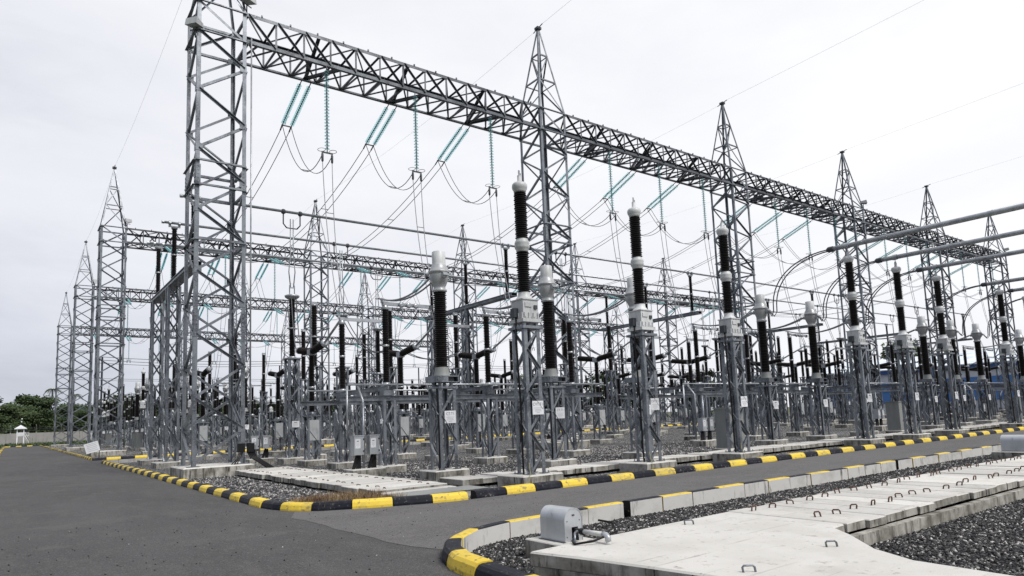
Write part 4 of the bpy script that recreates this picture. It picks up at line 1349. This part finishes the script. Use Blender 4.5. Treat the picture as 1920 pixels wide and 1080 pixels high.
# front field --------------------------------------------------------------
Y_CVT, Y_CT, Y_D, Y_BR = 13.75, 18.1, 22.0, 29.5
TUBE_Y = [32.4, 37.0, 41.6]
ZT = 12.33
for k in range(NB):
    for j, px in enumerate(PHX):
        x = Xc(k)+px
        wh = f'{PH[j]} of three in {ORD[k]} bay'
        thing('voltage_transformer', K_CVT1 if k == 0 else K_CVT, f'tall roadside transformer with two black stacks and grey tank, {wh}', 'transformer', 'roadside voltage transformers', (x, Y_CVT, 0))
        thing('current_transformer', K_CT1 if k == 0 else K_CT, f'black insulator with grey bulb and cylinder head, {wh}', 'transformer', 'bulb-headed current transformers', (x, Y_CT, 0))
        thing('disconnector', K_DISC, f'pair of black posts with opened silver arms, {wh}', 'disconnector', 'front disconnectors', (x, Y_D, 0))
        thing('circuit_breaker', K_BRK, f'T-shaped black circuit breaker beneath the front gantry, {wh}', 'circuit breaker', 'front circuit breakers', (x, Y_BR, 0))
        thing('bus_contact_post', K_PAN, f'tall black post under the high tubes, {wh}', 'post', 'bus contact posts', (x+0.1, TUBE_Y[j], 0))
        # twin leads: CT head -> disconnector post
        m = MB('dropper_wire')
        for sx in (-0.1, 0.1):
            m.tube(sag((x+sx, Y_CT+0.42, 6.28), (x+sx*0.6-0.2, Y_D, 6.2), 0.32, 10), 0.032, 6)
        tag(obj('twin_lead', m.build('twin_lead')), f'thick twin lead from bulb head to silver arm, {wh}', 'cable', 'leads to the disconnectors')
        # breaker -> rear disconnector post, and tube towards the contact post
        m = MB('aluminium').tube([(x, Y_BR-1.7, 5.3), (x, Y_D+4.15, 6.0)], 0.05, 8)
        tag(obj('tube_lead', m.build('tube_lead')), f'straight silver tube from breaker to disconnector, {wh}', 'tube', 'tubes at the front breakers')
        m = MB('conductor')
        for sx in (-0.12, 0.12):
            m.tube(sag((x+sx, Y_BR+1.7, 5.35), (x+0.1+sx, TUBE_Y[j]-0.25, 8.0), 0.5+0.25*j, 12), 0.028, 5)
        tag(obj('twin_lead', m.build('twin_lead')), f'dark twin lead rising from breaker to tall post, {wh}', 'cable', 'leads to the contact posts')
        # hanging contact from the tube down to the post
        m = MB('dark_steel')
        for sx in (-0.42, 0.42):
            m.lathe([(0.05, 0), (0.11, 0.04), (0.11, 0.2), (0.05, 0.24)], (x+0.1+sx, TUBE_Y[j], ZT-0.13), (0, 0, 1), 8)
            m.tube([(x+0.1+sx, TUBE_Y[j], ZT-0.1), (x+0.1+sx, TUBE_Y[j], ZT-0.62), (x+0.1+sx*0.6, TUBE_Y[j], ZT-0.82)], 0.035, 5)
        m.tube([(x-0.15, TUBE_Y[j], ZT-0.82), (x+0.35, TUBE_Y[j], ZT-0.82)], 0.03, 5)
        m.m('aluminium')
        for sx in (-0.07, 0.07):
            m.tube([(x+0.1+sx, TUBE_Y[j], ZT-0.35), (x+0.1+sx, TUBE_Y[j], 10.2), (x+0.1+sx*2.2, TUBE_Y[j], 9.3), (x+0.1+sx, TUBE_Y[j], 8.5)], 0.028, 6)
        tag(obj('bus_contact', m.build('bus_contact')), f'hanging scissor contact below the high tube, {wh}', 'contact', 'hanging bus contacts')
    thing('disconnector_stand', K_DF, f'galvanised platform on lattice legs under the opened silver arms, {ORD[k]} bay', 'steel frame', 'disconnector frames', (Xc(k), Y_D, 0))
    thing('drive_box_stand', K_DRV, f'two grey drive boxes on a post over a concrete block, {ORD[k]} bay', 'control boxes', 'drive boxes', (Xc(k)+2.9, 20.6, 0))
    thing('drive_box_stand', K_DRV, f'two grey drive boxes on a post behind the front gantry, {ORD[k]} bay', 'control boxes', 'rear drive boxes', (Xc(k)+PHX[0]-1.2, 33.2, 0))
for k in range(6):
    thing('bus_support', K_BS, f'tall portal with three black posts carrying the high tubes, {ORD[k]} from the straight road', 'bus support', 'bus supports', (Xc(k), TUBE_Y[0], 0))
for j in range(3):
    m = MB('aluminium').tube([(Xc(0)-0.55, TUBE_Y[j], ZT), (Xc(5)+2, TUBE_Y[j], ZT)], 0.068, 10)
    m.lathe([(0.085, 0), (0.085, 0.12)], (Xc(0)-0.6, TUBE_Y[j], ZT), (1, 0, 0), 10)
    tag(obj('bus_tube', m.build('bus_tube')), f'long high aluminium tube behind the front gantry, {PH[j]} of three', 'tube', 'high bus tubes')
for k, dx_, yy_ in ((0, PHX[2]+4.0, 16.9), (1, PHX[2]+2.9, 17.6), (2, PHX[2]+2.6, 17.2)):
    thing('control_cabinet', K_CAB, f'grey two-door control cabinet behind the roadside transformers, {ORD[k]} along the road', 'cabinet', 'roadside cabinets', (Xc(k)+dx_, yy_, 0))
# line tubes over the road (second and third bay)
for k in (1, 2, 3):
    for j, px in enumerate(PHX):
        x = Xc(k)+px
        wh = f'{PH[j]} of three at {ORD[k]} bay'
        m = MB('aluminium').tube([(x, Y_CVT+0.75, 8.47), (x, 2.2, 8.42)], 0.105, 14)
        m.m('dark_steel').lathe([(0.125, 0), (0.125, 0.22), (0.07, 0.3)], (x, Y_CVT+0.6, 8.47), (0, 1, 0), 12)
        m.m('aluminium').lathe([(0.13, -0.1), (0.13, 0.1)], (x, Y_CVT, 8.47), (0, 1, 0), 12)
        tag(obj('line_tube', m.build('line_tube')), f'thick aluminium tube crossing high over the road, {wh}', 'tube', 'tubes over the road')
        m = MB('conductor')
        for sx in (-0.14, 0.14):
            pts = []
            for q in range(15):
                t = q/14*math.pi/2
                pts.append((x+sx, Y_CVT+0.85+2.75*math.sin(t), 6.15+2.3*math.cos(t)**0.8))
            pts.append((x+sx*0.7, Y_CVT+3.72, 5.95))
            pts.append((x+sx*0.3, Y_CT-0.45, 6.2))
            m.tube(pts, 0.028, 6)
        tag(obj('curved_lead', m.build('curved_lead')), f'arched twin lead from road tube down to bulb head, {wh}', 'cable', 'arched leads')
        if k < 4:
            thing('post_insulator', K_TPOST, f'post on lattice legs at the tube end, {wh}', 'post', 'tube end posts', (x, 2.6, 0))
for k in (0,):
    for j, px in enumerate(PHX):
        x = Xc(k)+px
        m = MB('dropper_wire').tube(sag((x, Y_CVT, 8.3), (x+0.0, Y_CT-0.45, 6.3), 0.5, 10), 0.02, 5)
        # photo shows no lead here: leave out
        pass

# cross-road field and the fields farther back -----------------------------------
def field(r_i, sgn, k, far, with_cvt, with_ct, yo=0.0):
    Yr = ROWS[r_i]
    rn = ROWN[r_i]
    side = 'beyond' if sgn > 0 else 'before'
    for j, px in enumerate(PHX):
        x = Xc(k)+px
        wh = f'{PH[j]} of three in {ORD[k]} bay'
        thing('circuit_breaker', K_BRK, f'T-shaped black breaker {side} the {rn} gantry, {wh}', 'circuit breaker', f'breakers {side} the {rn} gantry', (x, Yr-sgn*(4.6+yo), 0), 0, far)
        thing('disconnector', K_DISC2, f'open-armed black post pair {side} the {rn} gantry, {wh}', 'disconnector', f'disconnectors {side} the {rn} gantry', (x, Yr+sgn*(2.35+yo)-(4 if sgn < 0 else 0), 0), 0, far)
        if with_ct:
            thing('current_transformer', K_CT, f'bulb-headed black insulator {side} the {rn} gantry, {wh}', 'transformer', f'bulb-headed transformers {side} the {rn} gantry', (x, Yr+sgn*(10.25+yo), 0), 0, far)
        if with_cvt:
            thing('voltage_transformer', K_CVT, f'two-stage black transformer {side} the {rn} gantry, {wh}', 'transformer', f'tall transformers {side} the {rn} gantry', (x, Yr+sgn*(13.4+yo), 0), 0, far)
    thing('control_cabinet', K_CAB, f'grey control cabinet {side} the {rn} gantry, {ORD[k]} bay', 'cabinet', f'cabinets {side} the {rn} gantry', (Xc(k)+(2.6 if k else 4.2), Yr+sgn*12.2, 0), 0, far)
for k in range(5):
    field(1, 1, k, k > 2, True, True)
    field(2, -1, k, True, False, True)
    field(2, 1, k, True, True, True, 3.0)
    if k < 4:
        field(3, -1, k, True, True, True)
for k in range(5):
    for j, px in enumerate(PHX):
        x = Xc(k)+px
        wh = f'{PH[j]} of three in {ORD[k]} bay'
        thing('post_insulator', K_POST, f'two-stage black post just past the cross path, {wh}', 'post', 'posts beyond the cross path', (x-1.2, 54.6, 0), 0, k > 1)
        thing('current_transformer', K_CT, f'bulb-headed insulator just past the cross path, {wh}', 'transformer', 'bulb-headed transformers beyond the cross path', (x, 57.0, 0), 0, k > 1)
        thing('post_insulator', K_TPOST, f'two-stage black post before the cross path, {wh}', 'post', 'posts before the cross path', (x+0.6, 44.9, 0), 0, k > 1)
for k in range(6):
    for j, px in enumerate(PHX):
        x = Xc(k)+px
        wh = f'{PH[j]} of three in {ORD[k]} bay'
        for nm_, yy_, dx_, kk, cat in (('behind the high tubes', 43.4, -1.6, K_BRK, 'breaker'), ('between cross path and second gantry', 60.6, -1.9, K_TPOST, 'post'), ('behind the second gantry disconnectors', 72.2, 1.4, K_POST, 'post'), ('in the middle of the far yard', 80.5, -1.5, K_POST, 'post'), ('under the front end of the tubes', 34.8, 2.1, K_TPOST, 'post')):
            if k == 5 and yy_ < 50:
                continue
            if kk is K_BRK:
                thing('circuit_breaker', kk, f'T-shaped black breaker {nm_}, {wh}', 'circuit breaker', f'breakers {nm_}', (x+dx_, yy_, 0), 0, k > 1)
            else:
                thing('post_insulator', kk, f'two-stage black post {nm_}, {wh}', 'post', f'posts {nm_}', (x+dx_, yy_, 0), 0, True)
# low strain bus lines across the far field
for q, (y, z) in enumerate(((70.0, 8.6), (73.0, 8.6), (76.0, 8.6), (104.0, 9.2), (107.5, 9.2))):
    m = MB('conductor')
    for k in range(5):
        m.tube(sag((Xc(k), y, z), (Xc(k+1), y, z), 0.25, 8), 0.03, 4)
    for k in range(6):
        m.m('dark_steel').lathe([(0.08, 0), (0.08, z)], (Xc(k), y, 0), (0, 0, 1), 6)
        m.m('conductor')
    tag(obj('bus_line', m.build('bus_line')), f'low cable line on slim posts across the far yard, {ORD[q]} line back', 'cable', 'far bus lines')

# floodlights ---------------------------------------------------------------
def flood_kit():
    b = MB('dark_steel').tube([(0, 0, 0), (0, 0, 0.35)], 0.03, 6).tube([(-0.25, 0, 0.35), (0.25, 0, 0.35)], 0.025, 6)
    h = MB('grey_paint')
    h.add([(-0.26, -0.3, 0.42), (0.26, -0.3, 0.42), (0.2, 0.2, 0.5), (-0.2, 0.2, 0.5), (-0.26, -0.24, 0.72), (0.26, -0.24, 0.72), (0.2, 0.2, 0.66), (-0.2, 0.2, 0.66)], [(3, 2, 1, 0), (4, 5, 6, 7), (0, 1, 5, 4), (1, 2, 6, 5), (2, 3, 7, 6), (3, 0, 4, 7)], False)
    return kit('floodlight', [('bracket', b), ('lamp_housing', h)])
K_FL = flood_kit()
for (r_i, k, dx_, z, rz) in ((0, 0, 0.95, ZB1, 0.5), (0, 0, -1.02, 17.3, -0.9), (0, 3, 0.95, ZB1, 0.6), (0, 5, 0.95, ZB1, 0.6), (1, 0, 0.95, ZB1, 0.3), (2, 0, 0.95, ZB1, 0.3)):
    nm = 'lower' if z < 18 else 'topmost'
    thing('floodlight', K_FL, f'{nm} grey floodlight on the {ORD[k]} column of the {ROWN[r_i]} gantry', 'floodlight', 'floodlights', (Xc(k)+dx_, ROWS[r_i]-0.95, z), rz)
# ladder pipe + junction boxes on the corner tower
jb = obj('junction_box_pair', None, None, (Xc(0)+0.95, ROWS[0]-1.1, 0.33))
tag(jb, 'two black cable boxes at the foot of the corner tower', 'cable boxes')
bb = MB('black_plastic').box(-0.18, 0, 0.62, 0.26, 0.16, 0.34)
obj('cable_box', bb.build('cable_box'), jb)
bb = MB('black_plastic').box(0.18, 0, 0.62, 0.26, 0.16, 0.34)
obj('cable_box', bb.build('cable_box'), jb)
lg = MB().tube([(-0.4, 0, 0), (-0.4, 0, 0.82), (0.38, 0, 0.82), (0.38, 0, 0)], 0.02, 6)
obj('rack', lg.build('rack'), jb)
cc = MB('black_plastic')
for q in range(5):
    cc.tube([(0.05+0.06*q, -0.02, 0.46), (0.15+0.06*q, -0.1, 0.25), (0.4+0.05*q, -0.3, 0.06), (0.62+0.06*q, -0.62, -0.16), (0.7+0.05*q, -0.9, -0.24)], 0.03, 6)
for q in range(3):
    cc.tube([(-0.25+0.06*q, -0.02, 0.46), (-0.35+0.05*q, -0.06, 0.2), (-0.55+0.1*q, -0.1, 0.02)], 0.018, 6)
obj('cable_bundle', cc.build('cable_bundle'), jb)
ldp = MB('aluminium').tube([(Xc(0)+1.12, ROWS[0]-1.05, 0.6), (Xc(0)+1.12, ROWS[0]-1.05, 17.9)], 0.03, 6)
tag(obj('conduit_pipe', ldp.build('conduit_pipe')), 'slim vertical conduit pipe running up the corner tower', 'pipe')
# white notice board leaning by the second row
nb_ = obj('notice_board', None, None, (5.2, 60.2, 0), 0.15)
tag(nb_, 'tilted white notice board at the foot of the second gantry', 'notice board')
b_ = MB('sign_white')
b_.box(0, 0, 0.75, 0.95, 0.04, 0.75)
for q in range(5):
    b_.m('sign_faint').box(0.0, -0.024, 1.03-q*0.13, 0.72-0.1*(q % 2), 0.006, 0.045)
bo = obj('panel', b_.build('panel'), nb_)
bo.rotation_euler = (0.0, -0.28, 0.0)
b_ = MB('dark_steel').tube([(0.3, 0.06, -0.2), (0.3, 0.06, 0.9)], 0.03, 6).tube([(-0.3, 0.06, -0.2), (-0.3, 0.06, 0.7)], 0.04, 6)
obj('post', b_.build('post'), nb_)

# ================================================================== surroundings
# boundary wall with posts and wire
bw = obj('boundary_wall', None, None, (0, 200, 0))
tag(bw, 'long weathered grey concrete boundary wall with fence posts before the trees', 'wall')
m = MB('wall_concrete')
for q in range(62):
    m.box(-120+q*5+2.5, 0, 1.15, 4.9, 0.16, 3.0)
    m.box(-120+q*5, 0, 1.25, 0.24, 0.26, 3.25)
obj('wall_panel', m.build('wall_panel'), bw)
m = MB('cabinet_grey')
for q in range(62):
    m.tube([(-120+q*5, 0, 2.8), (-120+q*5, 0, 4.1), (-120+q*5, -0.4, 4.6)], 0.06, 5)
for z in (3.2, 3.6, 4.0):
    m.tube([(-120, 0, z), (190, 0, z)], 0.02, 3)
obj('wire_fence', m.build('wire_fence'), bw)
# watch hut
ht = obj('watch_hut', None, None, (1.75, 182, 0))
ht.scale = (0.58, 0.58, 0.78)
tag(ht, 'small white guard tower with hipped roof before the boundary wall', 'guard tower')
m = MB('white_wall')
for sx in (-1, 1):
    for sy in (-1, 1):
        m.box(sx*1.0, sy*1.0, 2.2, 0.32, 0.32, 4.9)
obj('leg', m.build('leg'), ht)
m = MB('white_wall').box(0, 0, 2.55, 2.5, 2.5, 0.15)
for sx in (-1, 1):
    m.box(sx*1.2, 0, 3.05, 0.12, 2.4, 0.95).box(0, sx*1.2, 3.05, 2.4, 0.12, 0.95)
obj('cabin', m.build('cabin'), ht)
m = MB('white_wall')
m.add([(-1.95, -1.95, 4.6), (1.95, -1.95, 4.6), (1.95, 1.95, 4.6), (-1.95, 1.95, 4.6), (0, 0, 5.6), (-1.95, -1.95, 4.45), (1.95, -1.95, 4.45), (1.95, 1.95, 4.45), (-1.95, 1.95, 4.45)], [(0, 1, 4), (1, 2, 4), (2, 3, 4), (3, 0, 4), (8, 7, 6, 5), (5, 6, 1, 0), (6, 7, 2, 1), (7, 8, 3, 2), (8, 5, 0, 3)], False)
m.m('dark_steel').tube([(0.3, 0, 5.5), (0.3, 0, 7.4)], 0.05, 5)
m.m('white_wall').box(0.3, 0, 7.3, 0.4, 0.3, 0.3).box(0.2, 0, 6.5, 0.4, 0.3, 0.3)
obj('roof', m.build('roof'), ht)
m = MB('white_wall')
for q in range(9):
    m.box(2.3-q*0.22+0.4, -0.9, 0.3+q*0.26, 0.24, 0.8, 0.06)
m.tube([(3.0, -1.3, 0.2), (1.3, -1.3, 2.6)], 0.08, 5).tube([(3.0, -1.3, 1.2), (1.3, -1.3, 3.6)], 0.05, 5)
m.box(1.9, -0.9, 2.55, 1.4, 0.9, 0.1).box(1.9, -1.3, 3.5, 1.4, 0.08, 0.08).box(2.55, -0.9, 3.05, 0.08, 0.8, 0.9)
obj('stair', m.build('stair'), ht)
# blue and white hall
hl = obj('hall', None, None, (118, 0, 0))
tag(hl, 'long blue and white hall with pale sheet roof beyond the yard', 'hall')
m = MB('white_wall').box(10, 20, 3.4, 20, 90, 7.2)
m.m('deep_blue').box(-0.25, 20, 6.75, 0.5, 90.6, 0.75)
m.m('blue_wall').box(-0.12, 20, 4.3, 0.24, 90.3, 1.55)
m.box(-0.06, 20, 2.5, 0.12, 90.2, 2.0)
obj('wall', m.build('wall'), hl)
m = MB('white_wall')
for q in range(20):
    m.box(-0.35, -22+q*4.6, 1.0, 0.5, 0.55, 3.0)
obj('pillar', m.build('pillar'), hl)
m = MB('deep_blue')
for q in range(7):
    m.box(-0.3, -20+q*13, 4.6, 0.2, 0.5, 4.2)
obj('downpipe', m.build('downpipe'), hl)
m = MB('roof_sheet')
m.add([(-0.9, -26, 7.15), (-0.9, 66, 7.15), (10, 66, 9.6), (10, -26, 9.6), (21, 66, 7.15), (21, -26, 7.15), (-0.9, -26, 7.0), (-0.9, 66, 7.0)], [(0, 3, 2, 1), (3, 5, 4, 2), (6, 0, 1, 7)], False)
m.add([(-0.9, 66, 7.0), (10, 66, 9.6), (21, 66, 7.0)], [(0, 2, 1)], False)
obj('roof', m.build('roof'), hl)

# trees ------------------------------------------------------------------------
def tree_kit(seed, h, wd, lobes, mtl, nleaf=2600, ls=0.42):
    r_ = random.Random(seed)
    tr = MB('bark')
    tr.tube([(0, 0, -0.4), (0.1, 0.05, h*0.25), (0.0, 0.2, h*0.55), (0.3, 0.1, h*0.8)], 0.26, 7)
    cr_ = MB(mtl)
    for b in range(lobes):
        a = r_.uniform(0, 6.28)
        q = wd*0.5*math.sqrt(r_.random())*0.8
        cz = h*r_.uniform(0.2, 0.92)
        cx, cy = q*math.cos(a), q*math.sin(a)
        if cz > h*0.75:
            cx *= 0.6; cy *= 0.6
        tr.tube([(0, 0.1, h*0.3), (cx*0.5, cy*0.5, cz*0.75), (cx, cy, cz)], 0.07, 5)
        rx = wd*r_.uniform(0.15, 0.27)
        for _ in range(nleaf//lobes):
            d = Vector((r_.gauss(0, 1), r_.gauss(0, 1), r_.gauss(0, 0.7)))
            d = d.normalized()*(rx*r_.random()**0.45)
            c = Vector((cx, cy, cz))+Vector((d.x, d.y, d.z*0.7))
            e1 = Vector((r_.gauss(0, 1), r_.gauss(0, 1), r_.gauss(0, 0.5))).normalized()
            e2 = e1.orthogonal().normalized()
            s1, s2 = ls*r_.uniform(0.6, 1.3), ls*r_.uniform(0.35, 0.7)
            cr_.add([c-e1*s1, c+e2*s2, c+e1*s1, c-e2*s2], [(0, 1, 2, 3)], False)
    return kit('tree', [('trunk', tr), ('crown', cr_)])
TK = [tree_kit(11, 14, 13, 22, 'foliage', 6500, 0.4), tree_kit(12, 11.5, 12, 18, 'foliage_deep', 5500, 0.4), tree_kit(13, 9.5, 11, 16, 'foliage', 5000, 0.38), tree_kit(14, 15, 12, 22, 'foliage_deep', 6500, 0.4)]
def palm_kit(seed, h):
    r_ = random.Random(seed)
    tr = MB('bark').tube([(0, 0, -0.5), (0.3, 0, h*0.4), (0.7, 0.1, h*0.75), (0.8, 0.1, h)], 0.17, 7)
    cr_ = MB('foliage_deep')
    for f in range(17):
        a = f*6.283/17+r_.uniform(-.2, .2)
        up_ = r_.uniform(0.1, 1.0)
        ln = r_.uniform(2.4, 3.3)
        pts = []
        for q in range(8):
            t = q/7
            pts.append(Vector((0.8+math.cos(a)*ln*t, 0.1+math.sin(a)*ln*t, h+up_*1.6*t-2.4*t*t*(1.0))))
        cr_.tube(pts, 0.04, 3)
        sd_ = Vector((-math.sin(a), math.cos(a), 0))
        for q in range(1, 8):
            for sg in (-1, 1):
                for w_ in (0.0, 0.5):
                    p = pts[q-1].lerp(pts[q], w_)
                    l2 = 0.75*(1-abs(q-3.5)/6)
                    e_ = p+sd_*(sg*l2)+Vector((math.cos(a)*0.25, math.sin(a)*0.25, -0.35*l2))
                    cr_.add([p, p+(pts[q]-pts[q-1])*0.3, e_], [(0, 1, 2)], False)
    return kit('palm_tree', [('trunk', tr), ('crown', cr_)])
PK = palm_kit(5, 17)
rt = random.Random(21)
KN = ['broad leafy green', 'dark rounded', 'low bushy green', 'tall dark']
x = -34.0
i = 0
while x < 84:
    t = rt.randrange(4)
    y = 212+rt.uniform(0, 5)+(14 if i % 2 else 0)
    o = thing('tree', TK[t], f'{KN[t]} tree behind the boundary wall, {nth(i)} of the row from its open end', 'tree', 'trees behind the boundary wall', (x, y, -0.3), rt.uniform(0, 6.28))
    s_ = rt.uniform(0.85, 1.1)*(0.88 if -14 < x < 5 else 0.86 if x < 30 else 0.78)
    o.scale = (s_, s_, s_)
    x += rt.uniform(1.35, 2.1)
    i += 1
for q, (px, py, s_) in enumerate(((9.6, 262, 1.0), (17.0, 270, 0.92), (-20, 255, 1.0))):
    o = thing('palm_tree', PK, f'tall coconut palm rising above the tree line, {ORD[q]} from the guard tower', 'palm tree', 'palms above the trees', (px, py, -0.3), q*1.3)
    o.scale = (s_, s_, s_)
for q, (px, py, s_) in enumerate(((150, 62, 1.1), (158, 70, 0.9), (105, 80, 0.8), (112, 86, 0.7), (95, 95, 0.8), (88, 110, 0.9), (150, 45, 0.95))):
    o = thing('tree', TK[q % 4], f'{KN[q % 4]} tree near the blue hall, {ORD[q]} of its cluster', 'tree', 'trees near the hall', (px, py, -0.3), q*1.1)
    o.scale = (s_, s_, s_)
